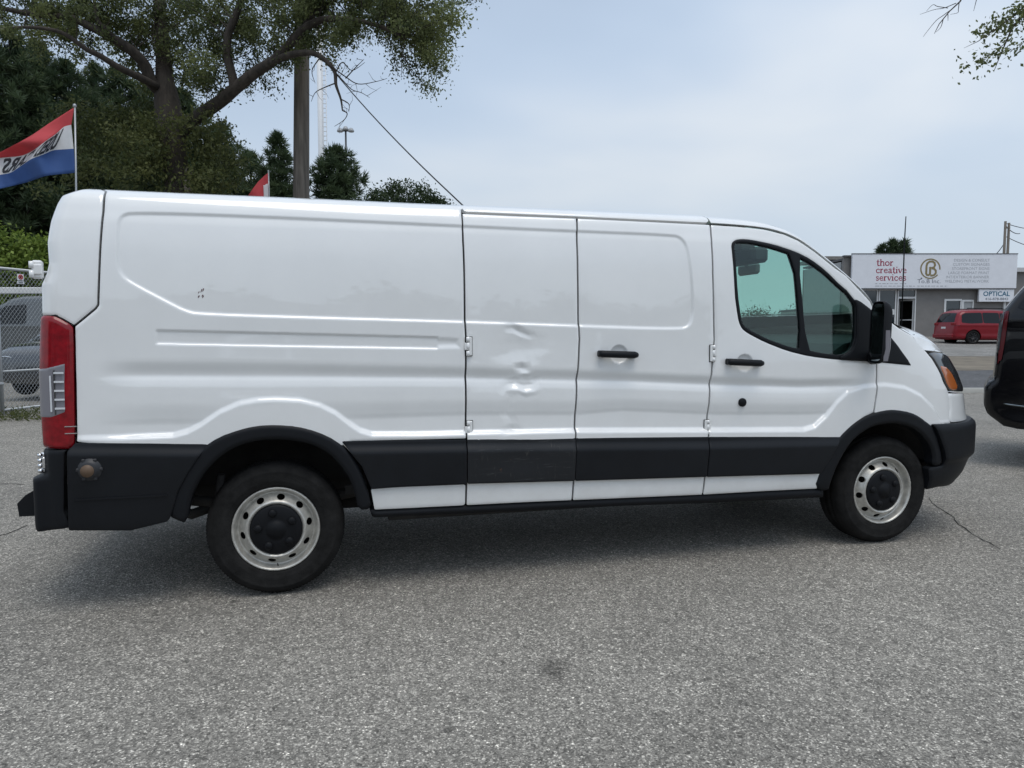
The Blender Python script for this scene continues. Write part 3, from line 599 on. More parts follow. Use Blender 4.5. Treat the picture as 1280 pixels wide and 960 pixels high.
bc = panel('rear_bumper', [(-2.024, .815), (-.98, .816), (-.91, .817), (-.93, .801), (-.942, .521), (-.918, .44), (-1.0, .43), (-2.024, .42)], 'plastic', cell=(.012, .012), mp=lambda u, v, s, o: chart(u, v, .016+.016*sstep((-.985-u)/.05)*sstep((.69-v)/.012)+.022*sstep((-1.0-u)/.03)*sstep((.69-v)/.012)-.010*sstep((-.985-u)/.03)*sstep((v-.69)/.012)-.005*np.clip(1+s/.012, 0, 1)**2+o), rim=.05, gap=.001)
mirror_join(bc); q = mirrored(lamp); q.name = 'far_tail_lamp'
MB().prism([(-1.09, .47), (-1.205, .47), (-1.212, .535), (-1.175, .575), (-1.09, .625)], .16, VW-.16).build('bumper_step', M['plastic'], bc)
for z0, z1, nm in ((1.625, 1.712, 'door_hinge'), (.700, .800, 'door_hinge')):
    zc_ = (z0+z1)/2; h = z1-z0; dx = .034 if z0 > 1 else -.012
    b = MB(); b.box((-1.045, .060, zc_), (.046, .03, h), bev=.008)
    for q_ in range(4 if z0 < 1 else 2): b.tube([(-1.064, .040, z0+.005+q_*h/(4 if z0 < 1 else 2)), (-1.064, .040, z0+(q_+.86)*h/(4 if z0 < 1 else 2))], .011, 10)
    b.box((-1.040, .042, zc_), (.04, .012, h*.55), bev=.004).build(nm, M['white'] if z0 > 1 else M['chrome'], van)

cu, cv = OUT['lamp_cap'][0]; p = chart(np.array([cu]), np.array([cv]), .0)[0]
b = MB(); b.lathe([(.070, -.012), (.070, -.020), (.066, -.026), (.055, -.029), (.040, -.045), (.034, -.050), (.0, -.050)], 28, (cu, p[1], cv), 'y')
for k in range(6):
    a = k*math.pi/3; b.box((cu+.05*math.cos(a), p[1]-.034, cv+.05*math.sin(a)), (.016, .012, .016), bev=.003)
capo = b.build('filler_cap', M['cap_grey'], van)
MB().lathe([(.030, -.046), (.030, -.0525), (.0, -.0525)], 20, (cu-.006, p[1], cv-.004), 'y').build('cap_disc', M['copper'], capo)
for i in range(0, 8, 2):
    (u0, v0), (u1, v1) = OUT['hinges'][i], OUT['hinges'][i+1]; hi, lo = max(v0, v1), min(v0, v1); H = hi-lo
    par = door_a if i < 4 else (door_b if i == 4 else door_b)
    y = chart(np.array([u0]), np.array([(v0+v1)/2]), side_off(np.array([u0]), np.array([(v0+v1)/2])))[0][1]-.003
    b = MB(); sg = 1 if i < 4 else -1
    b.tube([(u0, y-.006, lo), (u0, y-.006, lo+H*.26)], .010, 10); b.tube([(u0, y-.006, lo+H*.30), (u0, y-.006, hi-H*.30)], .0085, 10); b.tube([(u0, y-.006, hi-H*.26), (u0, y-.006, hi)], .010, 10)
    b.box((u0+sg*.012, y-.002, (lo+hi)/2), (.020, .014, H*.96), bev=.003); b.box((u0-sg*.010, y-.001, (lo+hi)/2), (.018, .012, H*.38), bev=.003)
    hh = b.build('hinge', M['white'], par)
    MB().box((u0+sg*.007, y-.0005, (lo+hi)/2), (.036, .003, H*1.03)).build('hinge_gap', M['dark'], par)
for key, par in (('handleA', door_b), ('handleF', fdoor)):
    (u0, v0), (u1, v1) = OUT[key]; um, vm = (u0+u1)/2, (v0+v1)/2; y = chart(np.array([um]), np.array([vm]))[0][1]
    b = MB(); pts = []; rad = []
    for k in range(13):
        t = k/12; pts.append((u0+(u1-u0)*t, y-.030-.012*math.sin(math.pi*t), v0+(v1-v0)*t)); rad.append(.0205 if 0 < k < 12 else .014)
    b.tube(pts, rad, 12); b.box((u0+.022, y-.014, v0), (.04, .034, .036), bev=.006); b.box((u1-.022, y-.014, v1), (.04, .034, .036), bev=.006)
    b.build('door_handle', M['plastic'], par)
lu, lv = OUT['lock'][0]; y = chart(np.array([lu]), np.array([lv]), side_off(np.array([lu]), np.array([lv])))[0][1]
lk = MB().lathe([(.026, .002), (.026, -.008), (.020, -.014), (.0, -.014)], 20, (lu, y, lv), 'y').build('door_lock', M['cap'], fdoor)
g_ = random.Random(4); b = MB()
for k in range(9):
    u_, v_ = -.330+g_.uniform(-.012, .016), 1.572+g_.uniform(-.026, .02); q_ = chart(np.array([u_]), np.array([v_]), side_off(np.array([u_]), np.array([v_]))+.0012)[0]; l_ = g_.uniform(.004, .012)
    b.add([(q_[0]-.002, q_[1], q_[2]-l_), (q_[0]+.003, q_[1], q_[2]-l_*.6), (q_[0]+.004+l_*.3, q_[1], q_[2]+l_*.6), (q_[0]+l_*.2, q_[1], q_[2]+l_*.5)], [(0, 1, 2, 3)])
b.build('scratch_mark', M['scratch'], quarter)['kind'] = 'stuff'
# ---- wing mirror
def wing_mirror(parent):
    b = MB()
    arm = [(3.60, .0, 1.215), (3.56, -.07, 1.22), (3.52, -.12, 1.25)]
    b.tube(arm, [.045, .036, .04], 10); arm_o = b.build('mirror_arm', M['plastic'], parent)
    bm = bmesh.new(); pr = []
    # housing: rounded tall box, rear side open for the glass
    secs = [(-.055, 1.0), (-.035, 1.02), (.0, 1.0), (.05, .93), (.085, .78), (.105, .5)]
    def ring(dx, k): 
        out = []; hw, hh = .056*k, .186*k
        for a in np.linspace(0, 2*math.pi, 28, endpoint=False):
            ca_, sa_ = math.cos(a), math.sin(a); e = .42
            out.append((3.515+dx*.50, -.150+hw*math.copysign(abs(ca_)**e, ca_)-.012*sa_, 1.372+hh*math.copysign(abs(sa_)**e, sa_)))
        return out
    b = MB(); V = []; F = []
    for dx, k in secs: V += ring(dx, k)
    for i in range(len(secs)-1):
        for k in range(28): F.append((i*28+k, i*28+(k+1) % 28, (i+1)*28+(k+1) % 28, (i+1)*28+k))
    F.append(tuple(range(5*28, 6*28))); b.add(V, F, True)
    hs = b.build('mirror_housing', M['plastic'], parent)
    g = MB(); r_ = ring(-.045, .93); g.add(r_, [tuple(range(28))])
    g.build('mirror_glass', M['chrome_dark'], parent)
    c = MB(); 
    rr = [ring(-.03, 1.035), ring(.03, 1.01), ring(.055, .95)]
    sel = [k for k in range(28) if 1.24 < rr[0][k][2] < 1.37 and rr[0][k][1] < -.2] 
    return arm_o, hs
M['chrome_dark'] = mat('mirror glass', (.25, .28, .29), .03, metal=1)
ma, mh = wing_mirror(fdoor)
b = MB(); V = []; F = []
for i, z in enumerate(np.linspace(1.20, 1.385, 6)):
    w_ = .5+.5*math.sin(math.pi*(i+.4)/5.8)
    for k, (dx, dy) in enumerate([(-.016, -.222), (.004, -.228), (.028, -.226), (.050, -.214), (.064, -.196)]):
        V.append((3.515+(dx*.8)*(.4+.6*w_), dy+.018+.012*(1.372-z)/.186-.002, z))
for i in range(5):
    for k in range(4): F.append((i*5+k, i*5+k+1, (i+1)*5+k+1, (i+1)*5+k))
b.add(V, F, True); b.build('mirror_indicator', M['lens_clear'], fdoor)
for o in (ma, mh):
    q = mirrored(o); q.parent = van; q.name = 'far_'+o.name.split('.')[0]
# ---- wheels
def rim_map(cx, y0, cz, sgn=1):
    rp = [0, .128, .1335, .137, .142, .150, .160, .172, .182, .188, .193, .198, .204, .2085, .213, .218, .222]
    dp = [.004, .004, .004, -.006, -.010, -.006, .006, .022, .034, .041, .041, .034, .016, .004, .000, -.002, .006]
    def f(u, v, s, o):
        r_ = np.hypot(u, v); d = _pchip(rp, dp, r_); return np.stack([cx+u, y0+sgn*(d-o), cz+v], -1)
    return f
HOLES = [(2*math.pi*k/10+.16) for k in range(10)]
def rim_sdf(u, v):
    s = np.hypot(u, v)-.222
    for a in HOLES:
        cu_, cv_ = .168*math.cos(a), .168*math.sin(a); du, dv_ = u-cu_, v-cv_
        rr_ = du*math.cos(a)+dv_*math.sin(a); tt_ = -du*math.sin(a)+dv_*math.cos(a)
        s = np.maximum(s, (1-np.sqrt((rr_/.0135)**2+(tt_/.0205)**2))*.0145)
    return s
TYP = [(.218, .030), (.226, .010), (.236, .004), (.252, .001), (.256, -.001), (.262, .0), (.285, -.004), (.300, -.003), (.303, -.0045), (.308, -.001), (.318, .003), (.332, .014), (.341, .026), (.347, .042), (.350, .060), (.351, .078), (.343, .080), (.343, .088), (.351, .090), (.352, .128), (.344, .130), (.344, .138), (.352, .140), (.351, .170), (.349, .186), (.341, .206), (.318, .226), (.285, .232), (.24, .225), (.22, .20)]
def wheel(cx, y0, cz, sgn=1, detail=True):
    wo = bpy.data.objects.new('wheel', None); col.objects.link(wo); wo.parent = van; wo.location = (cx, y0, cz)
    seg = 240 if detail else 72; n = len(TYP); V = []; F = []
    for k in range(seg):
        a = 2*math.pi*k/seg; c_, s_ = math.cos(a), math.sin(a)
        for i, (r_, y) in enumerate(TYP):
            if 11 <= i <= 15 or 23 <= i <= 25:
                if k % 2 == 0: r_ -= .0042
            elif 18 <= i <= 22 and k % 2 == 1: r_ -= .005
            V.append((r_*c_, sgn*y, r_*s_))
    for k in range(seg):
        for i in range(n-1):
            F.append((k*n+i, ((k+1) % seg)*n+i, ((k+1) % seg)*n+i+1, k*n+i+1))
    mesh_np('tyre', V, F if sgn > 0 else [f[::-1] for f in F], M['rubber'], wo, True)
    if not detail:
        MB().lathe([(.0, .02), (.12, .02), (.2, .03), (.222, .01)], 32, (0, 0, 0), 'y').build('rim', M['steel'], wo); return wo
    rim = sdf_mesh('rim', rim_sdf, (-.225, -.225, .225, .225), .0052, rim_map(0, .012, 0), M['steel'], wo, .008)
    MB().lathe([(.222, .02), (.205, .06), (.205, .2), (.0, .2)], 40, (0, 0, 0), 'y').build('brake_drum', M['under'], wo)
    b = MB(); b.lathe([(.133, .006), (.131, -.004), (.120, -.010), (.060, -.016), (.046, -.014), (.043, -.020), (.0, -.021)], 48, (0, .012, 0), 'y')
    for k in range(5):
        a = 2*math.pi*k/5+.5; c_, s_ = math.cos(a), math.sin(a)
        b.lathe([(.022, 0.), (.021, -.010), (.015, -.015), (0, -.016)], 14, (.090*c_, .001, .090*s_), 'y')
    b.build('hub_cap', M['cap'], wo)
    MB().tube([(.196*math.cos(-1.55), .026, .196*math.sin(-1.55)), (.180*math.cos(-1.55), .004, .180*math.sin(-1.55))], .0035, 6).build('valve', M['rubber'], wo)
    return wo
(wu0, wv0), (wu1, wv1) = OUT['wheelc']
w1 = wheel(wu0, .050, wv0); w2 = wheel(wu1, .050, wv1)
wheel(wu0, VW-.05, wv0, -1, False); wheel(wu1, VW-.05, wv1, -1, False)
# ---- wheel wells, underbody
for cx, rr_ in ((-.005, .445), (3.735, .430)):
    V = []; F = []; n = 25
    for i in range(n):
        a = .30+(math.pi-.60)*i/(n-1)
        for yy in (.012, .50): V.append((cx+rr_*1.07*math.cos(a), yy, .385+rr_*1.02*math.sin(a)))
    for i in range(n-1): F.append((2*i, 2*i+1, 2*i+3, 2*i+2))
    F.append(tuple(2*i+1 for i in range(n)))
    MB().add(V, F, True).build('wheel_well', M['under'], van)
b = MB(); b.box((1.86, HALF, .43), (2.55, 1.86, .10)); b.box((-.72, HALF, .47), (.50, 1.86, .06)); b.box((1.6, HALF, .46), (5.6, .9, .12)); b.box((4.35, HALF, .42), (.4, 1.5, .1))
b.box((1.85, .28, .345), (2.5, .06, .07)); b.box((1.85, VW-.28, .345), (2.5, .06, .07)); b.tube([(-.02, .25, .345), (-.02, VW-.25, .345)], .05, 12); b.tube([(3.76, .25, .33), (3.76, VW-.25, .33)], .04, 10)
b.tube([(.0, .72, .33), (3.0, .72, .30)], .04, 10)
b.build('underbody', M['under'], van)
b = MB(); b.tube([(-.62, .32, .50), (-.02, .30, .41), (.62, .32, .50)], .03, 8); b.tube([(-.30, .34, .44), (-.44, .30, .40), (-.52, .26, .44)], .028, 8); b.tube([(-.28, .24, .62), (-.32, .26, .34)], .022, 8); b.box((.40, .25, .50), (.08, .02, .05)); b.build('leaf_spring', M['under'], van)
# ---- cab interior
b = MB(); b.prism([(3.22, 1.02), (3.30, 1.20), (3.46, 1.30), (3.78, 1.36), (4.0, 1.36), (4.0, .9), (3.3, .9)], .10, VW-.10); b.build('dashboard', M['interior'], van)
b = MB(); ct = Vector((3.12, 1.50, 1.20)); ax = Vector((-.80, 0, .60)).normalized(); e1 = Vector((0, 1, 0)); e2 = ax.cross(e1)
b.tube([ct+(e1*math.cos(a)+e2*math.sin(a))*.195 for a in np.linspace(0, 2*math.pi, 33)], .017, 8, False)
for a in (0.1, math.pi-.1, -1.57): b.tube([ct+(e1*math.cos(a)+e2*math.sin(a))*.19, ct-ax*.03], .016, 6)
b.tube([ct-ax*.03, ct-ax*.42], .035, 8); b.build('steering_wheel', M['interior'], van)
for yy in (.56, 1.50):
    b = MB(); b.box((2.62, yy, .92), (.52, .50, .16), bev=.05); b.box((2.34, yy, 1.24), (.15, .48, .62), Matrix.Rotation(R(-12), 3, 'Y'), bev=.05); b.box((2.25, yy, 1.66), (.09, .26, .17), Matrix.Rotation(R(-10), 3, 'Y'), bev=.035); b.build('seat', M['interior'], van)
b = MB(); b.box((2.16, HALF, 1.20), (.03, 1.80, 1.55)); b.box((2.42, HALF, 2.025), (.55, 1.60, .02)); b.box((2.62, HALF, .62), (1.3, 1.8, .03)); b.build('bulkhead', M['interior'], van)
b = MB(); b.box((3.036, .58, 1.880), (.12, .40, .10), bev=.02); b.box((2.98, .60, 1.95), (.10, .30, .06)); b.build('mirror_bracket', M['interior'], van)
M['mirror_back'] = mat('grey mirror back', (.16, .17, .17), .5)
b = MB(); b.box((3.161, .72, 1.812), (.035, .25, .078), bev=.02); b.tube([(3.15, .72, 1.83), (3.10, .72, 1.885)], .014, 8); b.build('rear_view_mirror', M['mirror_back'], van)

# ---------------------------------------------------------------- ground, road, far lot
AXF = (math.sin(R(14.72)), math.cos(R(14.72))); AXR = (AXF[1], -AXF[0])
def gz(s):                    # the land rises beyond the road
    return np.interp(s, [-1e4, 16.5, 18.5, 38.5, 45, 60, 2000], [0, 0, .05, .735, 1.07, 1.15, 1.3])
def sl(l, s, dz=0.):          # across-the-view l, along-the-view s -> world
    return (.227+AXR[0]*l+AXF[0]*s, -3.913+AXR[1]*l+AXF[1]*s, float(gz(s))+dz)
def s_of(x, y): return (x-.227)*AXF[0]+(y+3.913)*AXF[1]
def sheet(name, l0, l1, ss, dz, m, nl=24, edge=0.):
    ls = np.linspace(l0, l1, nl); V = []; 
    for i, s in enumerate(ss):
        for l in ls:
            e = edge*(noise.noise(Vector((l*.7, s*.3, 3)))+.6*noise.noise(Vector((l*2.3, s, 7)))) if i in (0, len(ss)-1) else 0
            V.append(sl(l, s+e, dz))
    a, b = len(ss), nl; q = np.arange(a*b).reshape(a, b)
    o = mesh_np(name, V, np.stack([q[:-1, :-1], q[:-1, 1:], q[1:, 1:], q[1:, :-1]], -1).reshape(-1, 4), m, None, True)
    return tag(o, kind='structure')
def asphalt(name, base, light, scale=1., patch=.16, stains=(), warm=(1.07, 1.0, .875)):
    m = bpy.data.materials.new(name); m.use_nodes = True; t = m.node_tree; b = t.nodes['Principled BSDF']; n = t.nodes.new; l = t.links.new
    b.inputs['Roughness'].default_value = .82; b.inputs['Specular IOR Level'].default_value = .35
    geo = n('ShaderNodeNewGeometry'); pos = geo.outputs['Position']
    v1 = n('ShaderNodeTexVoronoi'); v1.inputs['Scale'].default_value = 180*scale; l(pos, v1.inputs['Vector'])
    v2 = n('ShaderNodeTexVoronoi'); v2.inputs['Scale'].default_value = 88*scale; v2.inputs['Randomness'].default_value = 1; l(pos, v2.inputs['Vector'])
    sp1 = n('ShaderNodeSeparateColor'); l(v1.outputs['Color'], sp1.inputs[0]); sp2 = n('ShaderNodeSeparateColor'); l(v2.outputs['Color'], sp2.inputs[0])
    r1 = n('ShaderNodeValToRGB'); e = r1.color_ramp.elements
    e[0].position = .0; e[0].color = (base*.50,)*3+(1,); e[1].position = 1; e[1].color = (light,)*3+(1,)
    q = e.new(.35); q.color = (base*.85,)*3+(1,); q = e.new(.78); q.color = (base*1.22,)*3+(1,); q = e.new(.92); q.color = (base*1.75,)*3+(1,)
    l(sp1.outputs[0], r1.inputs[0])
    r2 = n('ShaderNodeValToRGB'); e = r2.color_ramp.elements; e[0].position = .0; e[0].color = (.55,)*3+(1,); e[1].position = 1; e[1].color = (1.75,)*3+(1,)
    q = e.new(.2); q.color = (.85,)*3+(1,); q = e.new(.85); q.color = (1.12,)*3+(1,)
    l(sp2.outputs[1], r2.inputs[0])
    m1 = n('ShaderNodeMix'); m1.data_type = 'RGBA'; m1.blend_type = 'MULTIPLY'; m1.inputs['Factor'].default_value = 1; l(r1.outputs[0], m1.inputs['A']); l(r2.outputs[0], m1.inputs['B'])
    cur = m1.outputs['Result']
    for sc, am, dt in ((.45, patch, 3), (2.6, patch*.7, 5), (14, patch*.8, 4)):
        nz = n('ShaderNodeTexNoise'); nz.inputs['Scale'].default_value = sc; nz.inputs['Detail'].default_value = dt; nz.inputs['Roughness'].default_value = .6; l(pos, nz.inputs['Vector'])
        mr = n('ShaderNodeMapRange'); mr.inputs[1].default_value = .32; mr.inputs[2].default_value = .68; mr.inputs[3].default_value = 1-am; mr.inputs[4].default_value = 1+am; l(nz.outputs['Fac'], mr.inputs[0])
        vm = n('ShaderNodeVectorMath'); vm.operation = 'SCALE'; l(cur, vm.inputs[0]); l(mr.outputs[0], vm.inputs['Scale']); cur = vm.outputs[0]
    wv = n('ShaderNodeTexNoise'); wv.inputs['Scale'].default_value = 9; wv.inputs['Detail'].default_value = 4; l(pos, wv.inputs['Vector'])
    for (x, y, r_, dk) in stains:
        d = n('ShaderNodeVectorMath'); d.operation = 'DISTANCE'; l(pos, d.inputs[0]); d.inputs[1].default_value = (x, y, 0)
        ad = n('ShaderNodeMath'); ad.operation = 'MULTIPLY_ADD'; ad.inputs[1].default_value = r_*1.6; ad.inputs[2].default_value = -r_*.8; l(wv.outputs['Fac'], ad.inputs[0])
        su = n('ShaderNodeMath'); su.operation = 'ADD'; l(d.outputs['Value'], su.inputs[0]); l(ad.outputs[0], su.inputs[1])
        mr = n('ShaderNodeMapRange'); mr.interpolation_type = 'SMOOTHSTEP'; mr.inputs[1].default_value = r_*.2; mr.inputs[2].default_value = r_*1.2; mr.inputs[3].default_value = dk; mr.inputs[4].default_value = 1; l(su.outputs[0], mr.inputs[0])
        vm = n('ShaderNodeVectorMath'); vm.operation = 'SCALE'; l(cur, vm.inputs[0]); l(mr.outputs[0], vm.inputs['Scale']); cur = vm.outputs[0]
    tn = n('ShaderNodeVectorMath'); tn.operation = 'MULTIPLY'; tn.inputs[1].default_value = warm; l(cur, tn.inputs[0])
    l(tn.outputs[0], b.inputs['Base Color'])
    bp = n('ShaderNodeBump'); bp.inputs['Strength'].default_value = .55; bp.inputs['Distance'].default_value = .004; l(v1.outputs['Distance'], bp.inputs['Height'])
    bp2 = n('ShaderNodeBump'); bp2.inputs['Strength'].default_value = .4; bp2.inputs['Distance'].default_value = .01; l(v2.outputs['Distance'], bp2.inputs['Height']); l(bp.outputs[0], bp2.inputs['Normal'])
    l(bp2.outputs[0], b.inputs['Normal'])
    return m
M['asphalt'] = asphalt('worn asphalt', .205, .62, 1., .13, [(1.130, -1.121, 0.1, 0.55), (1.705, -1.355, 0.02, 0.5), (-0.559, -0.159, 0.03, 0.6), (-0.212, 0.020, 0.03, 0.5), (0.640, -1.469, 0.02, 0.5)])
M['road'] = asphalt('road asphalt', .085, .2, .5, .12, (), (1, 1, 1.02))
M['farlot'] = asphalt('far lot surface', .19, .4, .5, .2, (), (1, .96, .88))
M['dirt'] = mat('dusty verge', (.16, .135, .10), .95, var=.35, var_scale=1.2)
M['concrete'] = mat('pale concrete', (.33, .325, .30), .85, var=.12, var_scale=5)
ss = [-700, -200, -60, -20, -8, -2, 0, 1, 2, 3, 4, 6, 8, 10, 12, 14, 15.5, 16.5, 17, 17.5, 18, 18.5, 20, 23, 26, 30, 34, 38.5, 41, 43, 45, 48, 52, 60, 90, 200, 900]
sheet('ground', -800, 800, ss, 0, M['asphalt'], 41)
kb = sheet('kerb', -4.5, 60, [16.55, 16.552, 16.80, 16.802], .10, M['concrete'], 60)
for v in kb.data.vertices:
    s_ = s_of(v.co.x, v.co.y)
    if s_ < 16.551 or s_ > 16.801: v.co.z -= .14
sheet('gutter', -4.5, 60, [16.82, 17.15], .006, M['concrete'], 60, .03)
sheet('road', -4.5, 80, [17.1, 18, 18.5, 20, 22.9], .010, M['road'], 80, .02)
sheet('verge', -4.5, 80, [22.7, 25, 27, 29.2], .014, M['dirt'], 120, .5)
sheet('far_lot', -20, 80, [29, 32, 34, 38.5, 41, 43, 45, 48], .018, M['farlot'], 80, .3)
# cracks in the asphalt: thin open seams
M['crack'] = mat('crack in the asphalt', (.02, .02, .02), .95, spec=.1)
def crack(pts, w_, seed):
    r_ = random.Random(seed); P = [Vector(p) for p in pts]; Q = []
    for a, b in zip(P[:-1], P[1:]):
        n_ = max(2, int((b-a).length/.05))
        for k in range(n_):
            p = a.lerp(b, k/n_); d = (b-a).normalized(); sd = Vector((-d.y, d.x, 0))
            Q.append((p+sd*(noise.noise(Vector((p.x*2.1, p.y*2.1, seed)))*.06+noise.noise(Vector((p.x*11, p.y*11, seed)))*.02), sd, w_*(.35+.9*abs(noise.noise(Vector((p.x*6, p.y*6, seed+5)))))))
    V = []; F = []
    for p, sd, ww in Q: V += [p+sd*ww+Vector((0, 0, .004)), p-sd*ww+Vector((0, 0, .004))]
    for i in range(len(Q)-1): F.append((2*i, 2*i+1, 2*i+3, 2*i+2))
    o = MB().add(V, F).build('crack', M['crack']); return tag(o, kind='structure')
crack([(5.111, 1.088, -0.002), (4.732, 0.421, -0.001), (4.469, -0.070, -0.000), (4.369, -0.334, -0.006), (4.363, -0.540, -0.003)], .006, 1)
crack([(-2.720, 3.705, -0.000), (-2.455, 3.677, -0.001), (-2.291, 3.572, -0.003)], .012, 2)
crack([(-1.926, 1.610, -0.000), (-1.837, 1.753, -0.002), (-1.806, 2.035, -0.004)], .014, 3)

# ---------------------------------------------------------------- foliage helpers
def curve(P, n=5):
    """smooth curve through the points"""
    P = [Vector(p) for p in P]; Q = []
    for i in range(len(P)-1):
        p0, p1, p2, p3 = P[max(i-1, 0)], P[i], P[i+1], P[min(i+2, len(P)-1)]
        for k in range(n):
            u = k/n; Q.append(.5*((2*p1)+(p2-p0)*u+(2*p0-5*p1+4*p2-p3)*u*u+(3*p1-p0-3*p2+p3)*u**3))
    return Q+[P[-1]]
def leaf_mat(name, dark, light, trans=.35, rough=.55):
    m = bpy.data.materials.new(name); m.use_nodes = True; t = m.node_tree; b = t.nodes['Principled BSDF']; n = t.nodes.new; l = t.links.new
    at_ = n('ShaderNodeAttribute'); at_.attribute_name = 'tone'
    mx = n('ShaderNodeMix'); mx.data_type = 'RGBA'; l(at_.outputs['Fac'], mx.inputs['Factor']); mx.inputs['A'].default_value = (*dark, 1); mx.inputs['B'].default_value = (*light, 1)
    l(mx.outputs['Result'], b.inputs['Base Color']); b.inputs['Roughness'].default_value = rough; b.inputs['Specular IOR Level'].default_value = .25
    tr = n('ShaderNodeBsdfTranslucent'); l(mx.outputs['Result'], tr.inputs[0]); ms = n('ShaderNodeMixShader'); ms.inputs[0].default_value = trans
    l(b.outputs[0], ms.inputs[1]); l(tr.outputs[0], ms.inputs[2]); l(ms.outputs[0], t.nodes['Material Output'].inputs[0]); return m
def leaf_mesh(name, C, size, m, parent, up=.3, aspect=.5, seed=1, tone=None, tvar=.35, along=None):
    """one mesh of small pointed leaves at the points C"""
    g = np.random.default_rng(seed); C = np.asarray(C, float); n = len(C)
    d = g.normal(size=(n, 3)) if along is None else along+g.normal(size=(n, 3))*.45
    d[:, 2] -= 0 if along is not None else up*1.0
    d /= np.linalg.norm(d, axis=1)[:, None]; s_ = np.cross(d, g.normal(size=(n, 3))); s_ /= np.linalg.norm(s_, axis=1)[:, None]
    L_ = (size*(.65+.7*g.random(n)))[:, None]; W_ = L_*aspect
    V = np.stack([C, C+d*L_*.45+s_*W_*.5, C+d*L_, C+d*L_*.45-s_*W_*.5], 1).reshape(-1, 3)
    Q = np.arange(n*4).reshape(n, 4)
    o = mesh_np(name, V, Q, m, parent, False)
    tn = (np.full(n, .5) if tone is None else np.asarray(tone))+(g.random(n)-.5)*2*tvar
    a = o.data.attributes.new('tone', 'FLOAT', 'POINT'); a.data.foreach_set('value', np.repeat(np.clip(tn, 0, 1), 4).astype(np.float32))
    return o
def blob_points(c, r, n, g, hollow=.3):
    d = g.normal(size=(n, 3)); d /= np.linalg.norm(d, axis=1)[:, None]
    return np.asarray(c)+d*np.asarray(r)*((hollow+(1-hollow)*g.random(n))[:, None]**.6)
BARK = M['bark'] = mat('rough bark', (.042, .034, .027), .95, var=.55, var_scale=9, bump=1, bump_scale=26, stretch=.18)
M['leaf_elm'] = leaf_mat('elm leaves', (.055, .074, .032), (.205, .23, .09), .5, .5)
M['leaf_ivy'] = leaf_mat('olive leaves', (.045, .062, .022), (.145, .155, .055), .45)
M['leaf_bush'] = leaf_mat('bright bush leaves', (.075, .125, .022), (.26, .34, .07))
M['leaf_dark'] = leaf_mat('dark leaves', (.018, .034, .014), (.055, .080, .030))
M['needle'] = leaf_mat('pine needles', (.030, .050, .025), (.095, .130, .060), .3)
def sprig_points(a, b, n, spread, g):
    t = g.random(n)**.7; a = np.asarray(a); b = np.asarray(b)
    return a+(b-a)*t[:, None]+g.normal(size=(n, 3))*spread*(.35+.65*t[:, None])
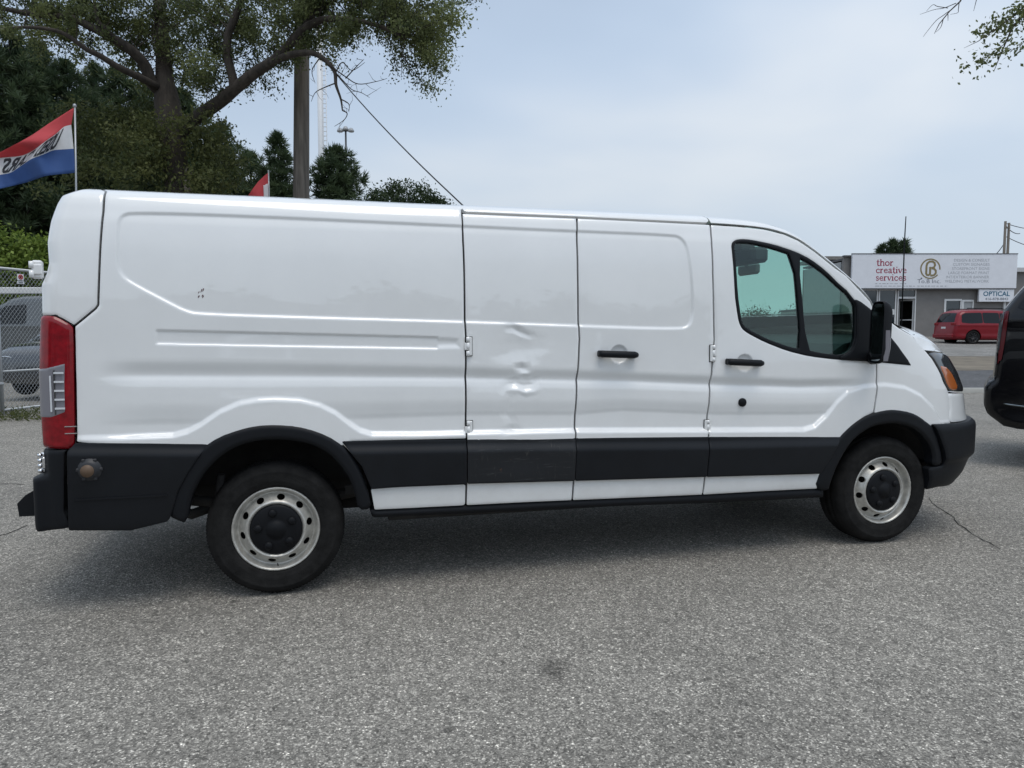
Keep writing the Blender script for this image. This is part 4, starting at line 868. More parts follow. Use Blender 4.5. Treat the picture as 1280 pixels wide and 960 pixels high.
# ---------------------------------------------------------------- the big tree
def big_tree():
    g = np.random.default_rng(11)
    t = empty('deciduous_tree', (0, 0, 0), 0, 'big old tree with spreading crooked limbs and leafy crown behind the van', 'tree')
    base = Vector((-2.664, 13.430, 0.000))
    t.location = base
    inv_ = lambda P: [Vector(p)-base for p in P]
    b = MB()
    TR = [(-2.672, 13.540, 2.840), (-2.645, 13.640, 4.308), (-2.682, 13.706, 5.085), (-2.770, 13.780, 5.776), (-2.827, 13.835, 6.329), (-2.868, 13.881, 6.812), (-2.909, 14.049, 7.542), (-2.984, 14.226, 8.280), (-3.052, 14.548, 9.604), (-2.909, 14.722, 11.079), (-2.982, 14.980, 12.930)]
    b.tube(inv_([(base.x, base.y, base.z-.1), (base.x, base.y, base.z+.3)]+TR), [.42, .34, .28, .255, .255, .29, .27, .19, .15, .13, .11, .08, .03], 14)
    b.build('trunk', BARK, t)
    LIMBS = []
    def limb(P, r0, r1, bare=False):
        P = inv_(P); n = len(P); 
        Q = []; 
        for i in range(n-1):
            p0, p1, p2, p3 = P[max(i-1, 0)], P[i], P[i+1], P[min(i+2, n-1)]
            for k in range(5):
                u = k/5; q = .5*((2*p1)+(p2-p0)*u+(2*p0-5*p1+4*p2-p3)*u*u+(3*p1-p0-3*p2+p3)*u**3); Q.append(q)
        Q.append(P[-1]); rad = [r0+(r1-r0)*i/(len(Q)-1) for i in range(len(Q))]
        MB().tube(Q, rad, 10).build('limb', BARK, t)
        if not bare: LIMBS.append(Q)
        return Q
    limb([(-2.587, 13.724, 5.672), (-2.198, 13.540, 5.972), (-1.685, 13.219, 6.253), (-1.331, 12.934, 6.475), (-0.904, 12.634, 6.740), (-0.538, 12.342, 6.898), (-0.229, 12.177, 7.169), (0.077, 12.015, 7.468), (0.422, 11.831, 7.603), (0.790, 11.629, 7.577), (1.198, 11.411, 7.487), (1.599, 11.190, 7.320), (1.918, 10.987, 7.108)], .155, .028)
    limb([(-1.364, 12.941, 6.442), (-1.387, 12.911, 6.659), (-1.470, 12.911, 7.074), (-1.451, 12.833, 7.483), (-1.257, 12.710, 7.919), (-1.047, 12.590, 8.463), (-0.676, 12.457, 9.388)], .105, .05)
    limb([(-0.602, 12.356, 6.849), (-0.229, 12.057, 6.937), (0.193, 11.737, 6.910), (0.451, 11.553, 6.747), (0.643, 11.380, 6.475), (0.665, 11.248, 6.176), (0.751, 11.205, 5.896), (0.777, 11.182, 5.678)], .075, .012, True)
    limb([(-2.874, 13.860, 6.502), (-3.095, 13.724, 6.676), (-3.209, 13.571, 7.013), (-3.458, 13.342, 7.235), (-3.800, 13.236, 7.403), (-4.162, 13.240, 7.574), (-4.489, 13.231, 7.693), (-5.030, 13.270, 7.699), (-5.720, 13.248, 7.755), (-6.539, 13.267, 7.901)], .14, .03)
    limb([(-2.997, 13.693, 6.608), (-3.228, 13.237, 6.624), (-3.525, 12.904, 6.680), (-3.827, 12.682, 6.810), (-4.040, 12.535, 6.875), (-4.451, 12.454, 7.121), (-5.043, 12.403, 7.130), (-5.691, 12.353, 6.959)], .085, .02)
    limb([(-3.591, 13.278, 7.312), (-3.849, 13.155, 7.525), (-3.959, 13.092, 7.693), (-3.999, 13.033, 8.162), (-4.202, 13.038, 8.910)], .06, .02)
    limb([(-0.052, 12.146, 7.380), (0.237, 12.099, 7.768), (0.714, 11.997, 8.092), (1.508, 11.824, 8.578)], .05, .02)
    # twigs and leaves
    tw = MB(); LP = []; LT = []
    def twig(a, b_, r_=.012, sag=.12):
        a = Vector(a); b_ = Vector(b_); m_ = a.lerp(b_, .5)+Vector(g.normal(size=3)*.12*(b_-a).length)+Vector((0, 0, sag*(b_-a).length)); tw.tube([a, m_, b_], [r_, r_*.7, r_*.3], 5, False); return a, m_, b_
    allp = [q for Q in LIMBS for q in Q[6:]]; A = np.array([tuple(q) for q in allp])
    CL = [(556,45,16,28,14.3,480),(540,60,26,22,14.3,420),(520,28,40,26,14.4,760),(492,12,40,18,14.5,560),(470,40,30,14,14.6,260),(450,8,40,16,14.7,600),(505,62,16,14,14.4,90),(545,78,12,14,14.3,130),(528,15,30,20,14.4,420),
          (410,8,35,18,14.9,560),(375,18,30,24,15,560),(345,10,30,22,15.2,520),(320,40,26,30,15.3,520),(345,60,22,22,15.1,260),(395,52,26,16,14.9,330),(425,60,22,20,14.6,210),(375,70,22,14,14.9,200),(440,42,24,14,14.7,160),
          (265,25,34,26,15.6,620),(240,60,28,30,15.8,520),(265,75,22,26,15.6,360),(250,105,26,22,15.7,330),(285,115,20,18,15.5,150),(310,70,18,24,15.3,220),(306,100,14,10,15.3,60),(232,30,24,30,16,430),
          (170,20,34,20,15.4,620),(130,12,36,18,15.1,600),(90,14,36,16,14.9,560),(45,10,40,14,14.7,520),(10,14,34,18,14.5,420),(100,42,30,12,14.6,250),(60,36,34,12,14.4,300),(20,48,28,12,14,220),(140,62,24,14,15.2,220),(165,84,20,12,15.6,150),(185,45,22,22,15.9,330),(115,80,20,9,15,70),(200,20,26,30,16.4,360),
          (215,-40,200,40,15.8,3200),(430,-30,120,26,14.8,1500),(60,-40,120,34,14.8,1500)]
    for i, (px, py, rx, ry, D, n) in enumerate(CL):
        c = np.array(PX(px, py, D+.45))-np.array(base); k = D/924
        nn = max(3, n//42)
        for _ in range(nn):
            e = c+np.array([rx*k*g.normal()*.62, .7*g.normal(), ry*k*g.normal()*.62])
            j = np.argmin(((A-e)**2).sum(1)+g.random(len(A))*.15); a = A[j]
            if np.linalg.norm(e-a) > 1.4:
                a = e+(a-e)*(1.1/np.linalg.norm(e-a))
            p0, p1, p2 = twig(a, e, .007+.006*g.random())
            m_ = int(n*5.2/nn); tone = np.clip(.42+.28*g.normal(), .05, .95)
            pts = np.concatenate([sprig_points(p1, p2, m_*2//3, .11, g), np.array(p2)+g.normal(size=(m_-m_*2//3, 3))*np.array([.15, .15, .12])])
            LP.append(pts); LT.append(np.full(len(pts), tone))
    # bare hanging twigs on the right limb
    for P in ([(0.643, 11.380, 6.475), (0.817, 11.213, 6.238), (0.965, 11.163, 6.082), (1.145, 11.111, 6.020), (1.294, 11.065, 5.927)], [(0.524, 11.421, 6.616), (0.849, 11.211, 6.331), (1.088, 11.138, 6.191), (1.420, 11.054, 6.238), (1.632, 11.003, 6.300)], [(0.651, 11.254, 6.207), (0.423, 11.307, 6.113), (0.270, 11.340, 6.020), (0.192, 11.349, 5.849)], [(0.777, 11.182, 5.678), (0.866, 11.154, 5.616), (0.804, 11.162, 5.492), (0.621, 11.201, 5.367)], [(0.751, 11.205, 5.896), (0.900, 11.159, 5.802), (0.897, 11.149, 5.647)], [(1.933, 10.983, 7.108), (1.959, 10.960, 6.891), (1.911, 10.960, 6.704), (1.904, 10.934, 6.331)], [(1.927, 10.960, 6.766), (2.000, 10.932, 6.642), (2.058, 10.907, 6.518)], [(0.848, 11.209, 6.300), (1.048, 11.172, 6.518), (1.202, 11.144, 6.673)], [(0.670, 11.265, 6.424), (0.794, 11.246, 6.611), (0.972, 11.188, 6.455), (1.216, 11.135, 6.611)], [(0.375, 11.576, 6.778), (0.218, 11.599, 6.526), (0.274, 11.459, 6.240)]):
        Q = curve(inv_(P)); tw.tube(Q, list(np.linspace(.014, .004, len(Q))), 5, False)
        for k in range(3, len(Q)-1, 3):
            e = Q[k]+Vector(g.normal(size=3)*.12)+Vector((0, 0, -.04)); tw.tube([Q[k], Q[k].lerp(e, .5)+Vector(g.normal(size=3)*.02), e], [.006, .004, .002], 4, False)
    tw.build('twig', BARK, t)['kind'] = 'stuff'
    C_ = np.concatenate(LP); leaf_mesh('crown', C_, .064, M['leaf_elm'], t, .35, .5, 3, np.concatenate(LT), .25)
    # shoots sprouting round the trunk
    LP = []; LT = []
    for (px, py, rx, ry, D, n) in [(165,135,26,16,16.6,700),(140,160,30,24,16.4,1100),(165,178,30,20,15.6,900),(192,160,10,10,15.4,160),(198,196,16,20,15.3,420),(252,165,22,16,15.9,420),(262,190,24,18,16.2,800),(268,215,20,20,16.2,800),(150,208,36,20,15.6,1100),(228,158,12,10,15.3,160),(105,155,30,24,16.8,800),(200,225,22,16,15.4,420),(280,185,12,18,16.4,240),(118,195,30,24,16.2,900),(250,232,20,14,15.9,420)]:
        c = np.array(PX(px, py, D))-np.array(base); k = D/924; nn = n//60
        for _ in range(nn):
            e = c+np.array([rx*k*g.normal()*.7, .5*g.normal(), ry*k*g.normal()*.7]); tone = np.clip(.40+.25*g.normal(), .02, .95)
            pts = e+g.normal(size=(110, 3))*np.array([.17, .17, .11]); LP.append(pts); LT.append(np.full(len(pts), tone))
    leaf_mesh('trunk_shoots', np.concatenate(LP), .085, M['leaf_ivy'], t, .4, .5, 4, np.concatenate(LT), .2)
    MB().tube([Vector(PX(237,262,15.7))-base, Vector(PX(236,240,15.7))-base, Vector(PX(233,226,15.7))-base], [.10, .085, .06], 10).build('branch_stub', M['stub'], t)
    MB().lathe([(.055, .0), (.08, .01), (.085, .04), (.06, .05)], 16, tuple(Vector(PX(236.5,213,15.68))-base), 'y').build('trunk_knot', M['stub'], t)
M['stub'] = mat('weathered bark', (.16, .14, .115), .9, var=.3, var_scale=9)
big_tree()
# ---------------------------------------------------------------- pines
def pine(loc, h, r, label, seed, z0=.15, spike=.34, dens=1., top_r=.25, group=None, tone0=.4, shape=1.0, name='pine_tree'):
    g = np.random.default_rng(seed); t = empty(name, loc, 0, label, 'tree', group)
    MB().tube([(0, 0, -.2), (.04, .02, h*.5), (0, 0, h*.97)], [h*.022, h*.015, .02], 10).build('trunk', BARK, t)
    br = MB(); P = []; D_ = []; T = []
    nw = int(h*2.3)
    for i in range(nw):
        f_ = i/(nw-1); z = h*(z0+(.985-z0)*f_); rr_ = r*((1-f_)**shape*(1-top_r)+top_r*(1-f_)**.45)
        for k in range(int((5+4*(1-f_))*dens)):
            a = g.random()*2*math.pi; L_ = rr_*(.62+.5*g.random()); rise = .10+.35*f_+.12*g.normal()
            e = np.array([L_*math.cos(a), L_*math.sin(a), z+L_*rise]); o = np.array([0, 0, z-.05*L_])
            br.tube([o, (o+e)/2+[0, 0, -.06*L_], e], [.035*(1-f_)+.012, .02*(1-f_)+.009, .006], 5, False)
            nt_ = max(2, int(L_*3.4*dens))
            for q in range(nt_):
                u = .30+.70*(q+.7*g.random())/nt_; c = o+(e-o)*u+g.normal(size=3)*np.array([.14, .14, .08])*(.6+.4*L_); tone = np.clip(tone0+.25*g.normal(), 0, 1)
                n = 32; d = g.normal(size=(n, 3))*.75+np.array([math.cos(a)*.5, math.sin(a)*.5, .75]); P.append(np.repeat(c[None], n, 0)); D_.append(d); T.append(np.full(n, tone))
    br.build('branches', BARK, t)['kind'] = 'stuff'
    P = np.concatenate(P); leaf_mesh('crown', P, spike, M['needle'], t, 0, .11, seed+50, np.concatenate(T), .2, np.concatenate(D_)); return t
for i, (px, D, top, r, lab) in enumerate([(28,26,48,3.4,'tall dark pine at the far left edge behind the striped flag'), (95,27,88,3.1,'dark pine between the far left pine and the big tree trunk'), (160,29,96,3.0,'dark pine behind the left limbs of the big tree'), (235,31,120,3.0,'dark pine just behind the trunk of the big tree'), (-55,28,40,3.6,'dark pine cut by the left edge of the photo'), (62,31,64,3.2,'dark pine in the second row behind the striped flag pole'), (130,32,90,3.2,'dark pine in the second row under the left limbs of the big tree'), (197,33,108,3.0,'dark pine in the second row left of the big tree trunk')]):
    b_ = ATGF(px, D); pine(b_, PX(px, top, D)[2]-b_[2], r, lab, 20+i, .22, .32, 1.6, .35, 'dark pines behind the fence', .35, .8)
for i, (px, D, top, r, lab, tr_, den) in enumerate([(283,34,163,2.7,'dark pine right of the big tree trunk above the van roof', .5, 1.35), (352,36,174,2.1,'slim pointed pine just left of the wooden utility pole', .2, 1.3), (425,36,190,2.3,'round topped dense pine right of the wooden utility pole', .95, 1.6), (318,38,196,2.0,'small pine behind the red flag', .5, 1.2)]):
    b_ = ATGF(px, D); pine(b_, PX(px, top, D)[2]-b_[2], r, lab, 40+i, .25, .36, den, tr_, 'pines along the roof line of the van', .45, .7)
def leafy(loc, parts, label, m, size, seed, trunk_h, name='leafy_tree', cat='tree', group=None, tr=.16):
    g = np.random.default_rng(seed); t = empty(name, loc, 0, label, cat, group)
    b = MB(); b.tube([(0, 0, -.2), (.05, 0, trunk_h*.6), (0, .05, trunk_h)], [tr, tr*.8, tr*.4], 9)
    P = []; T = []
    for c, r_, n in parts:
        b.tube([(0, 0, trunk_h*.55), (c[0]*.5, c[1]*.5, (trunk_h*.6+c[2])/2), c], [tr*.4, tr*.25, .01], 6, False)
        nn = max(3, n//50); d = blob_points(c, r_, nn, g, .5)
        for q in d:
            T.append(np.full(50, np.clip(.45+.25*g.normal()+.10*(q[2]-c[2])/r_[2], 0, 1))); P.append(q+g.normal(size=(50, 3))*np.array(r_)*.17)
    b.build('trunk', BARK, t); leaf_mesh('crown', np.concatenate(P), size, m, t, .2, .55, seed+9, np.concatenate(T), .25); return t
b_ = (5.448, 40.321, 1.024)
leafy(b_, [((-1.2,0,7.7),(1.3,1.5,1.1),3200), ((.2,0,8.1),(1.6,1.5,1.1),4200), ((1.5,.2,7.6),(1.2,1.4,.9),3000), ((0,0,6.4),(2.4,2,1.6),3500)], 'low rounded leafy tree peeping over the van roof near the guy wire', M['leaf_dark'], .15, 71, 5.5)
for i, (px, D, py, w_, lab) in enumerate([(8,23.0,310,1.5,'bright green bush behind the fence at the left edge'), (44,23.2,318,1.3,'bright green bush behind the fence beside the van hinge'), (-45,23.0,310,1.5,'bright green bush beyond the left edge of the photo')]):
    b_ = ATGF(px, D); h = PX(px, py-22, D)[2]-b_[2]
    leafy(b_, [((0,0,h*.78),(w_*.8,.8,h*.22),2200), ((-.5*w_,0,h*.5),(w_*.7,.8,h*.35),2000), ((.5*w_,.1,h*.55),(w_*.7,.8,h*.34),2000)], lab, M['leaf_bush'], .13, 80+i, h*.5, 'bush', 'bush', 'green bushes behind the fence', .05)
# evergreens on the far side of the signed building
for i, (px, top, r) in enumerate([(1100, 309, .9), (1113, 303, 1.0), (1127, 303, .95)]):
    b_ = ATGF(px, 58); pine(b_, PX(px, top, 58)[2]-b_[2], r*.95, ['leftmost of three small evergreens above the shop sign', 'middle one of three small evergreens above the shop sign', 'evergreen behind the thin mast above the shop sign'][i], 60+i, .45, .42, .9, .25, 'evergreens behind the sign building', .4, .6)
# branch tips of a tree standing right of the view
def side_tree():
    g = np.random.default_rng(5); base = Vector((12.010, 4.393, 0.000)); t = empty('overhanging_tree', base, 0, 'tree outside the right edge whose leafy branch tips hang into the sky', 'tree')
    I = lambda P: [Vector(p)-base for p in P]
    b = MB(); b.tube(I([(base.x, base.y, base.z-.1), (11.998, 4.582, 3.926), (11.868, 4.790, 6.301), (11.552, 4.994, 7.964), (11.111, 5.188, 9.032)]), [.26, .2, .16, .11, .06], 12); b.build('trunk', BARK, t)
    tw = MB(); 
    tw.tube(I([(11.606, 4.963, 7.726), (10.791, 4.695, 6.809), (10.163, 4.514, 6.321), (9.752, 4.380, 5.844), (9.390, 4.344, 5.476), (9.226, 4.360, 5.098), (9.139, 4.367, 4.882)]), [.08, .05, .03, .018, .012, .007, .003], 7)
    tw.tube(I([(9.956, 4.447, 6.075), (9.446, 4.343, 5.659), (9.180, 4.398, 5.465), (8.937, 4.450, 5.292), (8.757, 4.491, 5.206)]), [.02, .012, .008, .005, .002], 6)
    tw.tube(I([(11.111, 5.188, 9.032), (9.910, 4.952, 7.152), (9.105, 4.788, 6.266), (8.886, 4.716, 5.921), (8.661, 4.659, 5.745), (8.438, 4.598, 5.529), (8.373, 4.606, 5.400)]), [.06, .04, .02, .011, .008, .006, .003], 7)
    for P in ([(8.875, 4.719, 5.910), (8.862, 4.715, 5.811), (8.851, 4.714, 5.767), (8.754, 4.738, 5.745)], [(8.683, 4.655, 5.767), (8.565, 4.680, 5.680), (8.397, 4.612, 5.573), (8.290, 4.631, 5.443), (8.226, 4.641, 5.357)], [(8.832, 4.729, 5.899), (8.671, 4.767, 5.833), (8.542, 4.799, 5.811), (8.349, 4.845, 5.745)], [(8.724, 4.753, 5.833), (8.586, 4.791, 5.855), (8.522, 4.809, 5.877), (8.435, 4.825, 5.789)], [(8.575, 4.674, 5.636), (8.541, 4.675, 5.527), (8.476, 4.687, 5.462)], [(8.639, 4.662, 5.702), (8.638, 4.656, 5.615)], [(9.122, 4.661, 6.009), (9.088, 4.660, 5.877), (9.065, 4.660, 5.789)], [(9.292, 4.354, 5.260), (9.122, 4.390, 5.141), (8.994, 4.414, 5.011)], [(9.752, 4.380, 5.844), (9.598, 4.286, 5.422), (9.490, 4.300, 5.227), (9.353, 4.333, 5.184)]):
        Q = curve(I(P)); tw.tube(Q, list(np.linspace(.006, .002, len(Q))), 5, False)
    tw.build('branches', BARK, t)['kind'] = 'stuff'
    P = []
    for (px, py, rx, ry, n) in [(1268,15,10,8,130), (1256,26,12,8,130), (1250,36,10,6,80), (1241,66,9,7,90), (1232,76,8,6,60), (1240,88,3,5,20), (1276,28,8,8,70), (1274,8,9,6,80), (1262,60,6,5,18), (1246,52,6,5,26), (1290,20,14,20,160), (1300,50,12,14,90), (1277,45,5,5,16), (1330,-40,50,30,900), (1380,-120,60,50,1600), (1272,58,5,3,12)]:
        c = np.array(PX(px, py, 10))-np.array(base); k = 10/924
        P.append(c+g.normal(size=(n, 3))*np.array([rx*k*.55, .25, ry*k*.55]))
    leaf_mesh('crown', np.concatenate(P), .055, M['leaf_elm'], t, .5, .6, 6, None, .4)
side_tree()
# weeds at the fence foot
g_ = np.random.default_rng(9); P = []
for _ in range(230):
    px, py = -60+126*g_.random(), 515+13*g_.random()
    c = np.array(GND(px, py)); P.append(c+np.abs(g_.normal(size=(9, 3)))*np.array([.05, .05, .05]))
o = leaf_mesh('weeds', np.concatenate(P), .055, M['leaf_ivy'], None, -.8, .3, 15, None, .5); tag(o, kind='stuff')

# ---------------------------------------------------------------- chain-link gate and fence at the left
M['sign_white'] = mat('white sign face', (.72, .73, .76), .35, var=.04, var_scale=2)
def fence():
    A = np.array(GND(2, 519)); B_ = np.array(GND(54, 512.6)); d = (B_-A)/np.linalg.norm(B_-A); H = 2.44
    t = empty('chain_link_fence', tuple(A), math.atan2(d[1], d[0]), 'galvanised chain link gate and fence behind the rear of the white van', 'fence')
    for x0, x1, nm in ((-3.6, -.10, 'mesh_panel'), (.06, 5.0, 'mesh_panel')):
        b = MB(); sp = .074; hh = H-.12; sl_ = 1.18           # diagonal wires, slope rise/run
        n0 = int((x1-x0+hh/sl_)/sp)+1
        for sgn in (1, -1):
            for i in range(n0):
                c = x0-hh/sl_+i*sp if sgn > 0 else x0+i*sp
                P = []
                xa, xb = (c, c+hh/sl_) if sgn > 0 else (c, c-hh/sl_)
                za, zb = .07, .07+hh
                # clip to panel
                def cl(x, xo, zo, s_): return zo+(x-xo)*s_
                s_ = (zb-za)/(xb-xa)
                lo, hi = max(x0, min(xa, xb)), min(x1, max(xa, xb))
                if hi-lo < .02: continue
                p0 = (lo, .004*sgn, cl(lo, xa, za, s_)); p1 = (hi, .004*sgn, cl(hi, xa, za, s_))
                b.tube([p0, p1], .0027, 3, False)
        b.build(nm, M['galv'], t)['kind'] = 'stuff'
    for x, r_, h in ((-3.6, .03, H), (-.13, .045, H+.12), (.02, .03, H), (2.5, .03, H), (5.0, .04, H+.1)):
        b = MB(); b.tube([(x, 0, -.1), (x, 0, h)], r_, 12); b.lathe([(r_*1.25, h-.02), (r_*1.2, h+.02), (r_*.6, h+.05), (0, h+.055)], 12, (x, 0, 0)).build('post', M['galv'], t)
    for x0, x1 in ((-3.6, -.13), (.02, 5.0)):
        for z, r_ in ((H-.02, .024), (.72, .019), (.08, .021)): MB().tube([(x0, 0, z), (x1, 0, z)], r_, 10).build('rail', M['galv'], t)
    for z in (1.62, .52):
        b = MB(); b.tube([(-.13, 0, z-.03), (-.13, 0, z+.03)], .055, 12); b.tube([(.02, 0, z-.02), (.02, 0, z+.02)], .04, 12); b.box((-.05, -.02, z), (.16, .03, .03), bev=.005).build('gate_hinge', M['galv'], t)
    s = empty('warning_sign', PX(25, 349, 12.45), math.atan2(d[1], d[0])-.1, 'small white sign with red ringed symbol hung on the chain link gate', 'sign')
    MB().box((0, -.012, .033), (.115, .004, .105)).build('plate', M['sign_white'], s); MB().box((0, -.012, -.055), (.125, .004, .045)).build('plate', M['sign_white'], s)
    b = MB(); P = [(.034*math.cos(a), -.018, .035+.034*math.sin(a)) for a in np.linspace(0, 2*math.pi, 25)]; b.tube(P, .008, 6, False); b.tube([(-.024, -.018, .059), (.024, -.018, .011)], .006, 6); b.build('ring_symbol', mat('sign red', (.45, .03, .03), .5), s)
    for c_, d_ in (((0, -.0165, .035), (.03, .003, .04)), ((0, -.0155, -.048), (.09, .002, .008)), ((0, -.0155, -.062), (.07, .002, .007))): MB().box(c_, d_).build('dark_symbol', M['cap'], s)
fence()
# ---------------------------------------------------------------- flags
def cloth(name, cols, bands, mats_, D0, wave, parent, base, sub=6, ncol=44):
    """cloth between control rows (picture columns from hoist to fly); bands = material per strip"""
    rows = []
    for Rw in cols:
        Rw = np.array(Rw, float); k = np.linspace(0, 1, len(Rw)); u = np.linspace(0, 1, ncol); rows.append(np.stack([_pchip(k, Rw[:, 0]*-1, u)*-1 if False else np.interp(u, k, Rw[:, 0]), np.interp(u, k, Rw[:, 1])], -1))
    rows = np.array(rows); ker = np.array([.25, .5, .25])
    for _ in range(4):
        rows[:, 1:-1] = .25*rows[:, :-2]+.5*rows[:, 1:-1]+.25*rows[:, 2:]
    nb = len(cols)-1; G_ = []
    for b in range(nb):
        for s in range(sub): G_.append(rows[b]*(1-s/sub)+rows[b+1]*(s/sub))
    G_.append(rows[-1]); G_ = np.array(G_); nr = len(G_)
    U_ = np.linspace(0, 1, ncol)[None]+np.zeros((nr, 1)); Vv = np.linspace(0, 1, nr)[:, None]+np.zeros((1, ncol))
    Dd = D0+wave(U_, Vv)
    P = np.array([[PX(G_[i, j, 0], G_[i, j, 1], Dd[i, j]) for j in range(ncol)] for i in range(nr)])-np.array(base)
    q = np.arange(nr*ncol).reshape(nr, ncol); F = np.stack([q[:-1, :-1], q[:-1, 1:], q[1:, 1:], q[1:, :-1]], -1).reshape(-1, 4)
    mi = np.repeat(np.arange(nr-1)//sub, ncol-1); mi = np.array([bands[i] for i in mi])
    o = mesh_np(name, P.reshape(-1, 3), F, mats_, parent, True, None, mi)
    so = o.modifiers.new('thickness', 'SOLIDIFY'); so.thickness = .003; so.offset = 0
    return o, P
def text_mesh(txt, size=1., bold=0., shear=0., spacing=1., align='LEFT'):
    cu_ = bpy.data.curves.new('text', 'FONT'); cu_.body = txt; cu_.size = size; cu_.offset = bold; cu_.shear = shear; cu_.space_character = spacing; cu_.align_x = align; cu_.resolution_u = 3
    o = bpy.data.objects.new('text', cu_); col.objects.link(o); dg = bpy.context.evaluated_depsgraph_get(); dg.update()
    me = bpy.data.meshes.new_from_object(o.evaluated_get(dg)); bpy.data.objects.remove(o); bpy.data.curves.remove(cu_)
    co = np.empty(len(me.vertices)*3, np.float32); me.vertices.foreach_get('co', co); return me, co.reshape(-1, 3)
def clothmat(name, c):
    m = mat(name, c, .8, var=.06, var_scale=12); t = m.node_tree; b = t.nodes['Principled BSDF']; tr = t.nodes.new('ShaderNodeBsdfTranslucent'); tr.inputs[0].default_value = (*c, 1)
    ms = t.nodes.new('ShaderNodeMixShader'); ms.inputs[0].default_value = .4; t.links.new(b.outputs[0], ms.inputs[1]); t.links.new(tr.outputs[0], ms.inputs[2]); t.links.new(ms.outputs[0], t.nodes['Material Output'].inputs[0]); return m
M['fl_red'] = clothmat('red flag cloth', (.62, .085, .095)); M['fl_white'] = clothmat('white flag cloth', (.78, .78, .78)); M['fl_blue'] = clothmat('blue flag cloth', (.065, .14, .36))
M['ink'] = mat('dark print', (.03, .03, .035), .7)
M['pole_grey'] = mat('grey pole paint', (.38, .39, .40), .4, metal=.4)
def striped_flag():
    base = Vector((-3.240, 8.399, 0.000)); t = empty('striped_flag', base, 0, 'red, white and blue striped flag with USED CARS seen from behind', 'flag')
    I = lambda p: Vector(p)-base
    b = MB(); b.tube([(0, 0, -.1), I((-3.206, 8.545, 3.487)), I((-3.202, 8.633, 4.710))], .013, 8); b.lathe([(0, -.03), (.022, -.02), (.026, 0), (.02, .02), (0, .028)], 12, tuple(I((-3.205, 8.636, 4.734)))).build('pole', M['pole_grey'], t)
    rows = [[(93, 134), (78, 143.5), (60, 155), (40, 169), (20, 180), (0, 190.5), (-25, 200), (-48, 207)],
            [(89, 156), (80, 158), (70, 167.5), (58, 175.5), (41, 189), (26, 195.5), (0, 196.8), (-34, 206)],
            [(92, 186), (66, 187.5), (55, 193), (40, 198), (27, 207), (13.5, 216.5), (0, 218.5), (-34, 226)],
            [(95.5, 216), (77, 217.5), (58, 219.5), (46, 223.5), (34, 228), (17, 232), (0, 236), (-36, 243)]]
    wv = lambda u, v: .16*np.sin(u*9+v*2.2)*np.minimum(1, u*2.5)+.05*np.sin(u*21+v*5)*u-.10*u
    o, P = cloth('flag_cloth', rows, [0, 1, 2], [M['fl_red'], M['fl_white'], M['fl_blue']], 11., wv, t, base)
    me, co = text_mesh('USED CARS', 1., .035); W_ = co[:, 0].max(); nr, nc = P.shape[:2]
    bm = bmesh.new(); bm.from_mesh(me); bmesh.ops.subdivide_edges(bm, edges=bm.edges, cuts=1); bm.to_mesh(me); bm.free()
    co = np.array([v.co[:] for v in me.vertices])
    u = (.13+.70*co[:, 0]/W_)*(nc-1); v = (6/18+(6/18)*(.93-.86*np.clip(co[:, 1]/.70, 0, 1)))*(nr-1)
    i0 = np.clip(v.astype(int), 0, nr-2); j0 = np.clip(u.astype(int), 0, nc-2); fi = (v-i0)[:, None]; fj = (u-j0)[:, None]
    Q = (P[i0, j0]*(1-fi)*(1-fj)+P[i0+1, j0]*fi*(1-fj)+P[i0, j0+1]*(1-fi)*fj+P[i0+1, j0+1]*fi*fj)
    to = np.array(_C)-(Q+np.array(base)); Q = Q+to/np.linalg.norm(to, axis=1)[:, None]*.006
    me.vertices.foreach_set('co', Q.astype(np.float32).ravel()); me.update(); link_mesh('lettering', me, M['ink'], t)
striped_flag()
def red_flag():
    base = Vector((-0.743, 12.304, 0.000)); t = empty('red_flag', base, 0, 'small red flag with a white patch rising just above the van roof', 'flag'); I = lambda p: Vector(p)-base
    b = MB(); b.tube([(0, 0, -.1), I((-0.695, 12.498, 4.198)), I((-0.697, 12.536, 4.713))], .014, 8); b.lathe([(0, -.02), (.02, 0), (0, .02)], 8, tuple(I((-0.699, 12.537, 4.722)))).build('pole', M['pole_grey'], t)
    rows = [[(335, 216), (329, 221), (322, 228), (316, 236), (310, 245), (304, 254)], [(335.2, 228), (331, 232), (325, 238), (319, 246), (314, 254), (309, 262)], [(335.8, 252), (332, 255), (327, 260), (322, 266), (317, 272), (313, 279)], [(336.3, 266), (331, 268), (326, 272), (321, 278), (316, 284), (312, 290)]]
    cloth('flag_cloth', rows, [0, 0, 0], [M['fl_red']], 15.4, lambda u, v: .10*np.sin(u*8+v*2)*u, t, base)
    rows = [[(334.6, 229.5), (332.5, 229.8), (331, 232), (329.2, 231.5)], [(335, 237), (332.5, 238), (331, 239), (329.6, 240)], [(335.4, 250), (333, 250.5), (331.4, 252), (330, 252.5)]]
    cloth('white_patch', rows, [0, 0], [M['fl_white']], 15.37, lambda u, v: .02*u, t, base, 4, 10)
red_flag()
